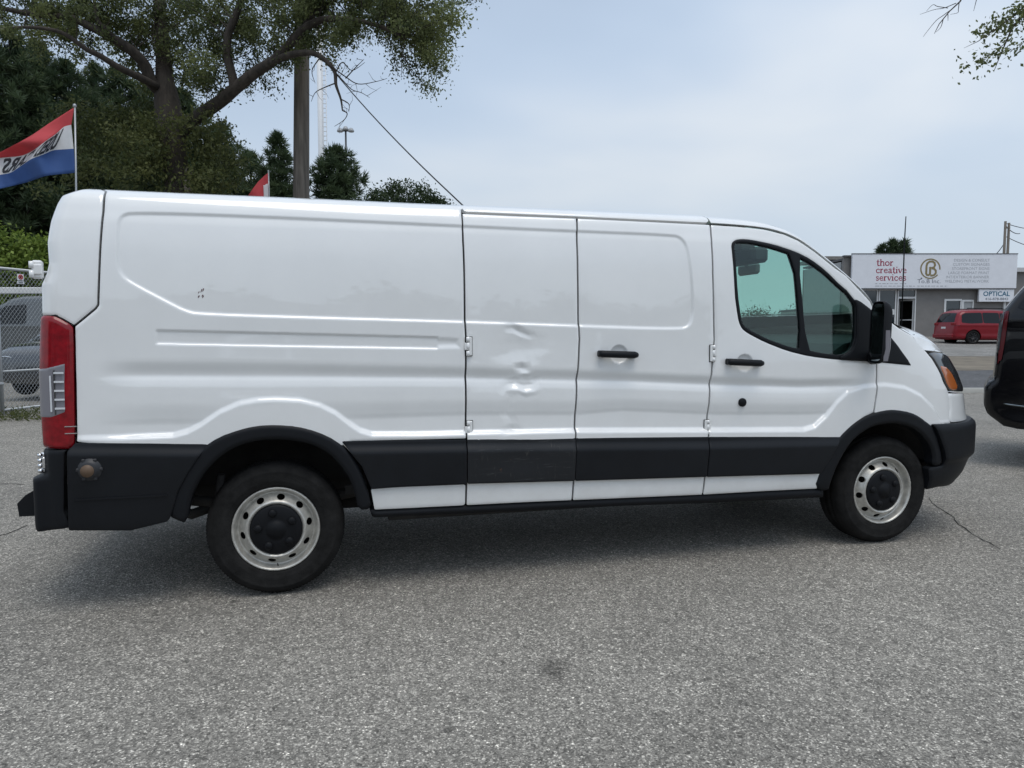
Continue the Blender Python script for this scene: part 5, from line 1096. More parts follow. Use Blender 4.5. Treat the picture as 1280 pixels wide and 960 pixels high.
# ---------------------------------------------------------------- poles and wires
M['wood'] = mat('weathered pole timber', (.135, .118, .10), .9, var=.5, var_scale=11, bump=.7, bump_scale=24, stretch=.06)
M['cable'] = mat('black cable', (.015, .015, .016), .6)
def wooden_pole():
    base = Vector((-0.114, 13.382, 0.004)); t = empty('utility_pole', base, 0, 'thick wooden utility pole behind the van, tree limb crossing it', 'utility pole'); I = lambda p: Vector(p)-base
    MB().tube([(0, 0, -.3), I((-0.068, 13.593, 4.418)), I((0.028, 13.888, 8.808)), I((0.160, 14.285, 14.722))], [.20, .178, .160, .13], 18).build('pole_shaft', M['wood'], t)
    b = MB(); b.box(tuple(I((0.147, 14.236, 14.005))), (2.4, .12, .14), Matrix.Rotation(R(20), 3, 'Z')); b.build('cross_arm', M['wood'], t)
    a = np.array(PX(379, 40, 16.4)); e = np.array(GND(905, 560)); e = np.array([2.35, 4.6, 0.0]); P = []
    a2 = np.array(PX(577, 255, 10.2)); dirv = (a2-a); 
    for k in range(28):
        u = k/27*1.60; p = a+dirv*u; P.append(Vector(p)+Vector((0, 0, -.42*4*min(u, 1)*(1-min(u, 1))*.35))-base)
    o = MB().tube([Vector(p)+base for p in P], .010, 6).build('guy_wire', M['cable']); tag(o, 'black cable slanting from the wooden pole down behind the van roof', 'cable')
wooden_pole()
def lattice_mast():
    b_ = Vector((0.985, 68.442, 1.151)); t = empty('lattice_mast', b_, R(-14.72), 'tall white mast with a ladder far behind the pines', 'mast'); m = mat('white mast paint', (.66, .67, .68), .5)
    H = PX(405, 20, 70)[2]-b_.z; MB().tube([(-.13, 0, 0), (-.13, 0, H)], .25, 14).build('mast_tube', m, t)
    b = MB()
    for x in (.16, .46): b.tube([(x, -.1, 0), (x, -.1, H)], .045, 6)
    b.build('ladder_rail', m, t); b = MB()
    for k in range(int(H/.42)): b.tube([(.16, -.1, .3+k*.42), (.46, -.1, .3+k*.42)], .04, 5)
    b.build('rungs', m, t)['kind'] = 'stuff'
lattice_mast()
def floodlight():
    b_ = Vector((3.316, 73.012, 1.151)); t = empty('floodlight_pole', b_, R(-14.72), 'dark floodlight pole with three lamps between mast and sky', 'light pole'); m = mat('dark lamp steel', (.06, .065, .07), .5)
    H = PX(436, 168, 75)[2]-b_.z; MB().tube([(0, 0, 0), (0, 0, H+.1)], [.16, .09], 10).build('pole_shaft', m, t); MB().box((0, 0, H-.05), (1.3, .08, .08)).build('lamp_arm', m, t)
    for x, z in ((-.55, 0), (0, .16), (.55, 0)):
        b = MB(); b.lathe([(0, .30), (.16, .27), (.30, .05), (.31, -.05), (.26, -.10), (0, -.11)], 16, (x, -.05, H+z-.05)); b.build('lamp_head', mat('lamp head', (.30, .31, .32), .4) if x == -.55 else bpy.data.materials['lamp head'], t)
floodlight()
def far_poles():
    b_ = Vector((50.277, 40.981, 1.129)); t = empty('far_utility_pole', b_, R(-14.72), 'paired utility poles behind the right end of the shop sign', 'utility pole')
    H = PX(1256, 278, 56)[2]-b_.z
    for x, h in ((0, H), (.27, H-.12)): MB().tube([(x, 0, -.2), (x, 0, h)], [.12, .085], 10).build('pole_shaft', M['wood'], t)
    MB().box((.13, -.05, H-.5), (.4, .06, .10)).build('bracket', M['wood'], t)
    b = MB()
    for (x0, y0, x1, y1, s_) in ((1257, 279, 1300, 287, 2), (1258, 283, 1275, 292, 3), (1258, 296, 1310, 312, 3), (1256, 303, 1240, 322, 2)):
        P = [];
        for k in range(9):
            u = k/8; P.append(Vector(PX(x0+(x1-x0)*u, y0+(y1-y0)*u+s_*4*u*(1-u), 56)))
        b.tube(P, .028, 4, False)
    o = b.build('overhead_wires', M['cable']); tag(o, 'thin wires running right from the paired utility poles', 'wires', kind='thing')
far_poles()
b_ = Vector((30.785, 29.518, 0.817)); o = MB().tube([(0, 0, -.2), (0, 0, PX(1126.5, 300, 40)[2]-b_.z), (.03, 0, PX(1126.5, 272, 40)[2]-b_.z)], [.034, .032, .024], 8).build('antenna_mast', M['cap']); o.location = b_; tag(o, 'thin black mast standing in front of the shop sign', 'mast')
# ---------------------------------------------------------------- building with the shop sign (local x right, z up, metres)
K = 45/924
def bx(px): return (px-1059)*K
def bz(py): return (421-py)*K
BB = Vector((31.426, 34.533, 1.071)); BR = R(-14.72)
M['wall_grey'] = mat('grey painted block wall', (.20, .19, .18), .85, var=.10, var_scale=1.5, bump=.3, bump_scale=9)
M['frame_white'] = mat('white frame', (.68, .68, .67), .5); M['shopglass'] = mat('dark shop glass', (.02, .03, .035), .05, spec=.8); M['roofing'] = mat('roofing', (.10, .10, .105), .8)
M['wall_pale'] = mat('pale blind', (.34, .35, .35), .8, var=.1, var_scale=3); M['trim'] = mat('pale cornice', (.50, .50, .50), .6); M['inside'] = mat('dark shop interior', (.03, .026, .022), .9)
def building():
    t = empty('shop_building', BB, BR, 'low grey shop building under the long white sign', 'building')
    x0, x1, top = bx(1052), bx(1262.5), bz(321.5)
    cuts = [(bx(1076), bx(1119), bz(415), bz(362)), (bx(1120.5), bx(1143.5), bz(420.5), bz(362)), (bx(1178.5), bx(1200), bz(392), bz(374)), (bx(1200.5), bx(1215), bz(392), bz(375))]
    P = [(x0, -.1), (x1, -.1), (x1, top), (x0, top)]
    def sdf(u, v):
        s = sd_poly(P, u, v)
        for a, b_, c, d in cuts: s = np.maximum(s, -np.maximum(np.maximum(a-u, u-b_), np.maximum(c-v, v-d)))
        return s
    sdf_mesh('wall', sdf, bbox(P, .1), .11, lambda u, v, s, o: np.stack([u, 0*u-o, v], -1), M['wall_grey'], t, .25)
    b = MB(); b.box(((x0+x1)/2, 6.2, top/2-.3), (x1-x0, .2, top)); b.box((x1-.1, 3.3, top/2-.3), (.2, 5.8, top)); b.build('wall', M['wall_grey'], t)
    MB().box((x0+.1, 3.3, top/2-.3), (.2, 5.8, top)).build('wall', M['wall_pale'], t)
    b = MB(); b.box(((x0+x1)/2, 3.2, top-.15), (x1-x0, 6.2, .12)); b.build('roof', M['roofing'], t)
    MB().box(((x0+x1)/2, 2.5, 1.5), (x1-x0-.6, .1, 3.0)).build('back_partition', M['inside'], t)
    MB().box(((x0+x1)/2, -.02, top+.02), (x1-x0+.1, .3, .08)).build('coping', M['roofing'], t)
    for a, b2, c, d, nm in ((1076, 1096, 415, 362, 'shop_window'), (1097, 1119, 415, 362, 'shop_window')):
        f = MB(); X0, X1, Z0, Z1 = bx(a), bx(b2), bz(c), bz(d); w_ = .07
        for q in ((X0, X0+w_, Z0, Z1), (X1-w_, X1, Z0, Z1), (X0+w_, X1-w_, Z0, Z0+w_), (X0+w_, X1-w_, Z1-w_, Z1)): f.box(((q[0]+q[1])/2, .03, (q[2]+q[3])/2), (q[1]-q[0], .08, q[3]-q[2]))
        fo = f.build(nm, M['frame_white'], t); MB().box(((X0+X1)/2, .05, (Z0+Z1)/2), (X1-X0-2*w_+.02, .02, Z1-Z0-2*w_+.02)).build('pane', M['shopglass'], fo)
        if a == 1097: MB().box((bx(1115.5), .03, bz(390)), (.20, .008, .32)).build('paper_notice', M['frame_white'], fo)
    f = MB(); X0, X1, Z1 = bx(1120.5), bx(1143.5), bz(362); Zt = bz(371.5)
    for q in ((X0, X0+.06, 0, Z1), (X1-.06, X1, 0, Z1), (X0+.06, X1-.06, Z1-.06, Z1), (X0+.06, X1-.06, Zt-.10, Zt+.02)): f.box(((q[0]+q[1])/2, .03, (q[2]+q[3])/2), (q[1]-q[0], .09, q[3]-q[2]))
    fo = f.build('door_frame', M['frame_white'], t); MB().box(((X0+X1)/2, .06, (Zt+Z1)/2), (X1-X0-.1, .02, Z1-Zt-.1)).build('pane', M['shopglass'], fo)
    f = MB(); rot = Matrix.Rotation(R(-62), 3, 'Z'); w_ = 1.0; h = Zt-.12
    for cx_, cz_, sx, sz in ((-.46, h/2, .08, h), (.46, h/2, .08, h), (0, .06, .84, .12), (0, h-.05, .84, .10), (0, h*.45, .84, .07)):
        c = rot @ Vector((cx_-.5, 0, 0)); f.box((X1-.06+c.x, .1+abs(c.y), cz_), (sx, .04, sz), rot)
    dl = f.build('glass_door', M['frame_white'], t)
    b = MB(); 
    for k in range(14): r_ = random.Random(k); b.box((X0+.15+1.0*r_.random(), 1.2+.8*r_.random(), .2+1.7*r_.random()), (.1+.3*r_.random(), .2, .1+.5*r_.random()))
    b.build('shelf_goods', mat('shop clutter', (.10, .085, .07), .8, var=.5, var_scale=2), t)
    for a, b2, c, d, g_m, nm in ((1178.5, 1200, 392, 374, 'shopglass', 'window'), (1200.5, 1215, 392, 375, 'wall_pale', 'window')):
        X0, X1, Z0, Z1 = bx(a), bx(b2), bz(c), bz(d); w_ = .11; f = MB()
        for q in ((X0, X0+w_, Z0, Z1), (X1-w_*.6, X1, Z0, Z1), (X0+w_, X1-w_*.6, Z0, Z0+w_), (X0+w_, X1-w_*.6, Z1-w_, Z1)): f.box(((q[0]+q[1])/2, .0, (q[2]+q[3])/2), (q[1]-q[0], .10, q[3]-q[2]))
        fo = f.build(nm, M['frame_white'], t); MB().box(((X0+X1)/2, .03, (Z0+Z1)/2), (X1-X0-.12, .02, Z1-Z0-.12)).build('pane', M[g_m], fo)
    MB().box((bx(1253), -.06, bz(399)), (.12, .10, bz(378)-bz(420))).build('white_post', M['frame_white'], t)
    b = MB(); b.tube([(bx(1222), 2, top-.1), (bx(1222), 2, bz(315.5))], .13, 10); b.lathe([(.13, 0), (.19, .02), (.17, .10), (0, .14)], 10, (bx(1222), 2, bz(315.5)-.05)).build('roof_vent', M['cap'], t)
building()
# ---- lettering helpers: flat strokes just proud of the board
GLY = {'t': (.62, [[(.26, 1.38), (.26, .2), (.33, .05), (.46, .02), (.58, .10)], [(.0, .93), (.54, .93)]], [.2, .1]),
 'h': (.95, [[(.18, 0), (.18, 1.5)], [(.18, .70), (.34, .92), (.52, .97), (.68, .88), (.72, .70), (.72, 0)], [(.0, .04), (.38, .04)], [(.54, .04), (.92, .04)], [(.02, 1.46), (.18, 1.46)]], [.2, .17, .09, .09, .09]),
 'o': (.90, [[(.42+.35*math.cos(a), .49+.44*math.sin(a)) for a in np.linspace(0, 2*math.pi, 17)]], [.17]),
 'r': (.70, [[(.18, 0), (.18, .97)], [(.18, .62), (.30, .86), (.46, .93), (.58, .84)], [(0, .04), (.42, .04)], [(.02, .93), (.18, .93)]], [.2, .17, .09, .09]),
 'c': (.80, [[(.68, .72), (.58, .90), (.40, .95), (.18, .82), (.09, .5), (.18, .17), (.42, .04), (.62, .10), (.72, .24)], [(.58, .74), (.70, .74)]], [.16, .16]),
 'e': (.84, [[(.12, .53), (.72, .53), (.66, .80), (.44, .95), (.20, .83), (.09, .5), (.20, .17), (.46, .04), (.66, .12), (.74, .24)]], [.14]),
 'a': (.84, [[(.14, .74), (.26, .92), (.44, .95), (.56, .84), (.58, .6), (.58, .14), (.68, .05), (.80, .08)], [(.58, .54), (.30, .48), (.12, .34), (.12, .15), (.26, .04), (.44, .09), (.58, .24)]], [.17, .14]),
 'i': (.48, [[(.2, 0), (.2, .97)], [(.2, 1.26), (.2, 1.44)], [(.0, .04), (.42, .04)], [(.03, .93), (.2, .93)]], [.2, .2, .09, .09]),
 'v': (.84, [[(.08, .95), (.40, .02)], [(.40, .02), (.74, .95)], [(-.04, .93), (.28, .93)], [(.56, .93), (.88, .93)]], [.19, .10, .09, .09]),
 's': (.72, [[(.58, .74), (.50, .90), (.34, .95), (.17, .86), (.17, .66), (.36, .52), (.56, .38), (.58, .16), (.42, .04), (.24, .06), (.12, .24)]], [.15])}
def ribbon(b, P, th, y):
    P = [Vector((p[0], 0, p[1])) for p in P]; n = len(P); V = []
    for i, p in enumerate(P):
        d = (P[min(i+1, n-1)]-P[max(i-1, 0)]).normalized(); s = Vector((-d.z, 0, d.x))*th/2
        V += [p+s+Vector((0, y, 0)), p-s+Vector((0, y, 0))]
    b.add(V, [(2*i, 2*i+1, 2*i+3, 2*i+2) for i in range(n-1)])
def serif(txt, x0, x1, z, xh, y, m, parent):
    tot = sum(GLY[c][0] for c in txt); kx = (x1-x0)/tot; b = MB(); x = x0
    for c in txt:
        w_, st, th = GLY[c]
        for q, (P, h) in enumerate(zip(st, th)): ribbon(b, [(x+p[0]*kx, z+p[1]*xh) for p in P], h*xh*1.25, y-.001*q)
        x += w_*kx
    return b.build('lettering', m, parent)
def sans(txt, x0, x1, z, h, y, m, parent, bold=0., shear=0., align=None):
    me, co = text_mesh(txt, 1., bold, shear); co = co.copy(); lo, hi = co[:, 0].min(), co[:, 0].max(); hh = .70
    X = np.stack([x0+(co[:, 0]-lo)/(hi-lo)*(x1-x0), np.full(len(co), y), z+co[:, 1]/hh*h], -1)
    me.vertices.foreach_set('co', X.astype(np.float32).ravel()); me.update(); return link_mesh('lettering', me, m, parent)
def dashes(x0, x1, z, h, y, m, parent, seed):
    r_ = random.Random(seed); b = MB(); x = x0
    while x < x1:
        w_ = min(.10+.16*r_.random(), x1-x); b.box((x+w_/2, y, z+h/2), (w_, .002, h*(.5+.5*r_.random()))); x += w_+.05+.05*r_.random()
    return b.build('small_print', m, parent)
M['print_red'] = mat('crimson print', (.30, .010, .045), .5); M['print_gold'] = mat('dull gold print', (.24, .19, .09), .4, metal=.3); M['print_grey'] = mat('pale grey print', (.40, .41, .43), .5); M['print_mid'] = mat('mid grey print', (.17, .18, .21), .5); M['print_teal'] = mat('teal print', (.015, .12, .20), .5)
def signs():
    s = empty('shop_sign', BB, BR, 'long white shop sign reading thor creative services and To.B Inc.', 'sign')
    X0, X1, Z0, Z1 = bx(1059), bx(1262), bz(361), bz(319.5)
    MB().box(((X0+X1)/2, -.32, (Z0+Z1)/2), (X1-X0, .16, Z1-Z0)).build('board', M['sign_white'], s)
    b = MB()
    for (a, c, d, e) in ((X0-.02, X1+.02, Z1, Z1+.05), (X0-.02, X1+.02, Z0-.06, Z0)): b.box(((a+c)/2, -.32, (d+e)/2), (c-a, .20, e-d))
    b.build('edge_trim', M['roofing'], s); y = -.405
    serif('thor', bx(1088.6), bx(1109.8), bz(333.6), 5.3*K, y, M['print_red'], s); serif('creative', bx(1088.2), bx(1126.4), bz(342.6), 5.3*K, y, M['print_red'], s); serif('services', bx(1088), bx(1126.2), bz(351.8), 5.3*K, y, M['print_red'], s)
    dashes(bx(1088), bx(1126), bz(356), .05, y, M['print_grey'], s, 1); dashes(bx(1088), bx(1137), bz(359), .05, y, M['print_grey'], s, 2); dashes(bx(1140), bx(1178), bz(359), .05, y, M['print_grey'], s, 3)
    # round emblem: open ring with a curled B
    cx_, cz_, r_ = bx(1155.2), bz(337.3), 11.7*K; b = MB()
    ribbon(b, [(cx_+r_*math.cos(a), cz_+r_*math.sin(a)) for a in np.linspace(R(-5), R(215), 30)], .085, y); ribbon(b, [(cx_+r_*math.cos(a), cz_+r_*math.sin(a)) for a in np.linspace(R(214), R(322), 16)], .075, y-.001)
    g = lambda P: [(cx_+p[0]*r_, cz_+p[1]*r_) for p in P]
    ribbon(b, g([(-.02, .20), (-.02, -.52), (-.14, -.66), (-.32, -.66), (-.42, -.52), (-.42, .30), (-.34, .56), (-.12, .74), (.20, .76), (.42, .62), (.48, .38), (.38, .16), (.12, .06)]), .125, y-.002)
    ribbon(b, g([(.12, .06), (.40, .0), (.58, -.20), (.58, -.46), (.42, -.66), (.16, -.72), (.02, -.68)]), .125, y-.003)
    b.build('emblem', M['print_gold'], s)
    sans('To.B Inc.', bx(1139.8), bx(1168.3), bz(354.9), 4.9*K, y, M['print_mid'], s, .0); 
    MB().lathe([(.0, -.004), (.05, -.003), (.05, .0)], 10, (bx(1144.6), y, bz(349)), 'y').build('emblem_dot', M['print_mid'], s)
    for k, (txt, xl) in enumerate((('DESIGN & CONSULT', 1184), ('CUSTOM SIGNAGES', 1182.8), ('STOREFRONT SIGNS', 1181.9), ('LARGE FORMAT PRINT', 1177.4), ('INT/EXTERIOR BANNER', 1175), ('WELDING METALWORK', 1173.7))):
        sans(txt, bx(xl), bx(1228), bz(328.5+5.13*k), 3.4*K, y, M['print_grey'], s)
    s2 = empty('optical_sign', BB, BR, 'smaller white OPTICAL sign hanging below the right end of the long sign', 'sign')
    X0, X1, Z0, Z1 = bx(1217), bx(1260), bz(377.5), bz(362.3)
    MB().box(((X0+X1)/2, -.31, (Z0+Z1)/2), (X1-X0, .14, Z1-Z0)).build('board', M['sign_white'], s2); y = -.385
    sans('OPTICAL', bx(1222), bx(1254.8), bz(370.6), 5.6*K, y, M['print_teal'], s2, .02); sans('416-878-8842', bx(1224.5), bx(1253), bz(375.6), 2.9*K, y, M['print_mid'], s2, .012); dashes(bx(1229), bx(1250), bz(363.2), .075, y, M['print_grey'], s2, 4)
signs()
def neighbours():
    b0 = Vector((42.898, 33.592, 1.081)); k = 47/924; t = empty('annex_building', b0, BR, 'grey flat roofed building to the right of the shop sign', 'building')
    h = (421-341)*k; MB().box((5, 4, h/2-.3), (10, 8, h+.6)).build('wall', M['wall_grey'], t); MB().box((5, 3.9, h+.12), (10.3, 8.4, .26)).build('cornice', M['trim'], t)
    b = MB(); b.lathe([(.0, .25), (.25, .20), (.42, .05), (.40, .0), (.0, -.02)], 14, (.3, 1.2, h+.75)); b.tube([(.3, 1.2, h+.2), (.3, 1.2, h+.8)], .04, 6); b.build('roof_dish', M['wood'], t)
    b0 = Vector((34.045, 37.990, 1.092)); k = 49/924; t = empty('timber_canopy', b0, BR, 'weathered timber canopy left of the shop sign behind the windscreen pillar', 'canopy')
    h = (421-323)*k; MB().box((-.75, 2, h-.08), (1.7, 4.4, .22)).build('roof', mat('weathered roof boards', (.20, .19, .17), .9, var=.3, var_scale=3), t)
    m = M['wood']
    for x in (0, -1.4): MB().box((x-.05, .1, h/2-.2), (.16, .16, h-.1)).build('post', m, t)
    for x, s_ in ((-.15, 1),):
        MB().box((x-.6, .1, h-.75), (1.5, .12, .16), Matrix.Rotation(R(-35*s_), 3, 'Y')).build('brace', m, t)
    MB().box((-.7, 3.6, h/2-.3), (1.5, .1, h-.5)).build('back_wall', M['inside'], t)
neighbours()
# ---------------------------------------------------------------- cars
def car(name, label, cat, loc, rz, L_, W_, outline, windows, wheels, paint, belt=1.0, rr=.16, tumble=.24, rear_win=None, front_win=None, lamps=(), extra=None, cell=.05, group=None, rails=False, rimmat='rim_dark'):
    t = empty(name, loc, rz, label, cat, group); O = np.array(smooth_poly(outline, 1, .2 if rr > .1 else .12)); 
    def ins(x, z): return np.where(z > belt, (z-belt)*tumble, .03*np.clip((belt-.15-z)/.6, 0, 1)**2)+.07*np.abs((x-L_/2)/(L_/2))**5
    def arch(u, v):
        s = np.full(u.shape, -9.)
        for wx, wz, wr in wheels: s = np.maximum(s, wr*1.13-np.hypot(u-wx, (v-wz)))
        return s
    def mp(u, v, s, o):
        d = np.clip(-sd_poly(O, u, v), 0, rr); y = ins(u, v)+rr-np.sqrt(np.maximum(0, rr*rr-(rr-d)**2)); 
        y = y-.022*np.exp(-((v-belt+.06)/.05)**2)*np.clip(d/rr, 0, 1)+.015*np.exp(-((v-.58)/.12)**2)
        return np.stack([u, y-o, v], -1)
    def pair(nm, sdf, bb_, cl_, mf, m, parent, rim=.01):
        a = sdf_mesh(nm, sdf, bb_, cl_, mf, m, parent, rim)
        me = a.data.copy(); n = len(me.vertices); co = np.empty(n*3, np.float32); me.vertices.foreach_get('co', co); co = co.reshape(-1, 3); co[:, 1] = W_-co[:, 1]; me.vertices.foreach_set('co', co.ravel()); me.flip_normals(); me.update()
        b2 = a.copy(); b2.data = me; col.objects.link(b2); b2.parent = parent; return a, b2
    a, b2 = pair('side_panel', lambda u, v: np.maximum(sd_poly(O, u, v), arch(u, v)), bbox(O, .02), cell, mp, paint, t, .06)
    # top skin following the outline
    Q = []; 
    for i in range(len(O)):
        p, q = O[i], O[(i+1) % len(O)]; n_ = max(1, int(np.hypot(*(q-p))/.08))
        for k in range(n_): Q.append(p+(q-p)*k/n_)
    Q = np.array(Q); ys = np.linspace(0, 1, 9); V = []; 
    nrm = np.roll(Q, -1, 0)-np.roll(Q, 1, 0); nrm = np.stack([-nrm[:, 1], nrm[:, 0]], -1); nrm /= np.linalg.norm(nrm, axis=1)[:, None]+1e-9
    cen = Q.mean(0); sg = np.sign(((Q-cen)*nrm).sum(1).mean())
    def strip(nm, sel, m, off, y_in, crown, closed=False, parent=t):
        V = []; 
        for i in sel:
            p = Q[i]; y0 = float(ins(p[0], p[1]))+y_in
            for k in ys:
                y = y0+(W_-2*y0)*k; c = crown*4*k*(1-k)
                V.append((p[0]+sg*nrm[i][0]*(off+c), y, p[1]+sg*nrm[i][1]*(off+c)))
        n_, m_ = len(sel), len(ys); q = np.arange(n_*m_).reshape(n_, m_)
        if closed: q = np.concatenate([q, q[:1]])
        F = np.stack([q[:-1, :-1], q[:-1, 1:], q[1:, 1:], q[1:, :-1]], -1).reshape(-1, 4); return mesh_np(nm, V, F, m, parent, True)
    body = strip('body_shell', list(range(len(Q))), paint, 0, rr, .035, True)
    for nm, rg in (('rear_window', rear_win), ('windscreen', front_win)):
        if rg:
            sel = [i for i in range(len(Q)) if rg[0] < Q[i][0] < rg[1] and rg[2] < Q[i][1] < rg[3]]; 
            if len(sel) > 1: strip(nm, sel, M['carglass'], .006, rr+.03, .035)
    for P in windows:
        P = np.array(smooth_poly(P, 1, .07)); pair('side_window', lambda u, v, P=P: sd_poly(P, u, v), bbox(P, .02), min(cell, .05), lambda u, v, s, o: mp(u, v, s, o+.005), M['carglass'], t, .01)
    for (nm, P, m, off) in lamps:
        P = np.array(P); pair(nm, lambda u, v, P=P: sd_poly(P, u, v), bbox(P, .02), min(cell, .02), lambda u, v, s, o, off=off: mp(u, v, s, o+off), m, t, .02)
    for wx, wz, wr in wheels:
        for yy, s_ in ((.03, 1), (W_-.03, -1)):
            wo = bpy.data.objects.new('wheel', None); col.objects.link(wo); wo.parent = t; wo.location = (wx, yy, wz); wd = .22*s_
            MB().lathe([(wr*.66, wd*.1), (wr*.72, 0), (wr*.9, 0), (wr*.97, wd*.12), (wr, wd*.3), (wr, wd*.75), (wr*.95, wd), (wr*.6, wd)], 40, (0, 0, 0), 'y').build('tyre', M['rubber'], wo)
            b = MB(); b.lathe([(wr*.68, wd*.08), (wr*.62, wd*.12), (wr*.60, wd*.5), (0, wd*.5)], 32, (0, 0, 0), 'y'); b.lathe([(wr*.16, wd*.15), (wr*.12, wd*.06), (0, wd*.05)], 16, (0, 0, 0), 'y')
            for k in range(10):
                a_ = 2*math.pi*k/10; b.tube([(wr*.12*math.cos(a_), wd*.14, wr*.12*math.sin(a_)), (wr*.63*math.cos(a_+.05), wd*.13, wr*.63*math.sin(a_+.05))], wr*.055, 6)
            b.build('rim', M[rimmat], wo)
    b = MB(); b.box((L_/2, W_/2, .42), (L_*.86, W_*.78, .24)); b.build('underbody', M['under'], t)
    b = MB(); b.box((L_/2, W_/2, .55), (L_*.8, W_*.86, .5)); b.build('cabin_floor', M['dark'], t)
    if extra: extra(t, mp)
    return t
M['carglass'] = mat('dark car glass', (.008, .010, .012), .06, spec=.3); M['rim_dark'] = mat('dark alloy', (.05, .05, .052), .35, metal=.6); M['rim_silver'] = mat('silver alloy', (.5, .5, .5), .35, metal=.8)
M['lens_smoke'] = mat('smoky clear lens', (.05, .05, .053), .2); M['lens_dark_red'] = mat('dark red lens', (.09, .003, .006), .2, spec=.4); M['paint_red'] = mat('dark red paint', (.20, .004, .011), .35, coat=.2, spec=.3); M['paint_black'] = mat('black paint', (.004, .004, .005), .25, coat=.35, spec=.2); M['paint_dark'] = mat('charcoal paint', (.022, .025, .030), .3, coat=1); M['paint_grey'] = mat('grey green paint', (.06, .068, .072), .35, coat=1)
VANO = [(.10, .24), (.0, .42), (.02, .70), (.06, .95), (.12, 1.2), (.28, 1.58), (.50, 1.74), (1.0, 1.79), (2.4, 1.78), (3.1, 1.70), (3.55, 1.52), (4.25, 1.10), (4.9, .95), (5.12, .78), (5.17, .5), (5.12, .25)]
def mini_extra(t, mp):
    for y in (.26, 1.74): MB().tube([(.7, y, 1.80), (.8, y, 1.87), (2.6, y, 1.86), (2.8, y, 1.80)], .022, 6).build('roof_rail', M['cap'], t)
    MB().box((.0, 1.0, .44), (.10, 1.7, .22), bev=.04).build('rear_bumper', M['paint_red'], t)
    for y in (.30, 1.70): MB().box((.075, y, 1.06), (.06, .34, .14), bev=.02).build('tail_light', M['lens_red'], t)
    MB().box((.02, 1.0, .86), (.03, .36, .12)).build('number_plate', M['frame_white'], t)
    MB().box((4.0, -.09, 1.12), (.12, .20, .15), bev=.04).build('door_mirror', M['paint_red'], t)
    for x in (1.75, 2.75): MB().box((x, .005, .96), (.20, .03, .035), bev=.01).build('door_handle', M['paint_red'], t)
rw = (1.02, .35, .365)
minivan = car('minivan', 'dark red minivan parked in front of the grey shop wall', 'minivan', (31.942, 27.141, 0.721), R(-12), 5.17, 2.0, VANO, [[(.36, 1.13), (.42, 1.52), (.60, 1.62), (1.47, 1.64), (1.47, 1.10), (.8, 1.08)], [(1.50, 1.10), (1.50, 1.64), (2.38, 1.63), (2.38, 1.08)], [(2.41, 1.08), (2.41, 1.62), (2.95, 1.56), (3.45, 1.38), (3.75, 1.12), (3.72, 1.07)]], [(1.0, .365, .365), (4.15, .365, .365)], M['paint_red'], 1.05, .15, .30, (-.1, .5, 1.14, 1.62), (3.2, 4.2, 1.12, 1.64), [('tail_light', [(.05, .98), (.08, 1.14), (.34, 1.12), (.30, 1.0)], M['lens_red'], .01)], mini_extra)
SUVO = [(.20, .40), (.035, .53), (.0, .62), (.0, .80), (.03, .86), (.075, .89), (.085, 1.02), (.10, 1.30), (.115, 1.50), (.15, 1.60), (.25, 1.755), (.41, 1.96), (.60, 2.07), (1.2, 2.11), (2.6, 2.10), (3.0, 2.03), (3.75, 1.45), (4.9, 1.30), (5.2, 1.12), (5.25, .7), (5.15, .42), (4.8, .36), (1.0, .36)]
def suv_extra(t, mp):
    P = [(.02, .60), (.5, .565), (1.0, .55)]; b = MB(); b.tube([(.10, .145, .655), (.25, .05, .642), (.45, .018, .625), (.80, .012, .60)], .010, 6); b.build('bumper_trim', M['chrome_dark'], t)
    MB().tube([(.205, .13, 1.62), (.30, .19, 1.75), (.44, .25, 1.92), (.62, .29, 2.02), (1.0, .31, 2.05), (2.7, .31, 2.04)], .018, 6).build('chrome_glint_strip', M['chrome'], t)  # trim thickened to stand in for sky reflected in the black pillar
    for y in (.42, 1.62): MB().tube([(.9, y, 2.10), (1.0, y, 2.17), (2.6, y, 2.17), (2.75, y, 2.09)], .02, 6).build('roof_rail', M['cap'], t)
    for x in (1.62, 2.72): MB().box((x, .005, 1.20), (.24, .03, .04), bev=.01).build('door_handle', M['paint_black'], t)
    MB().box((3.35, -.10, 1.42), (.14, .24, .20), bev=.05).build('door_mirror', M['paint_black'], t)
suv = car('black_suv', 'black suv at the right edge, only its rear corner in view', 'suv', (0, 0, 0), R(-50), 5.25, 2.0, SUVO, [[(.245, 1.60), (.27, 1.66), (.45, 1.90), (.60, 1.99), (1.35, 2.01), (1.35, 1.58)], [(1.44, 1.58), (1.44, 2.01), (2.45, 1.99), (2.45, 1.56)], [(2.54, 1.56), (2.54, 1.98), (2.85, 1.93), (3.45, 1.50), (3.45, 1.45)]], [(1.15, .40, .40), (4.2, .40, .40)], M['paint_black'], 1.55, .07, .35, (-.1, .45, 1.58, 1.98), (2.9, 3.8, 1.45, 2.05), [('tail_light', [(.105, 1.04), (.12, 1.50), (.145, 1.585), (.182, 1.585), (.162, 1.30), (.14, 1.10)], M['lens_dark_red'], .012), ('clear_lens', [(.085, 1.03), (.102, 1.50), (.125, 1.58), (.145, 1.58), (.122, 1.30), (.106, 1.05)], M['lens_smoke'], .016)], suv_extra, .03)
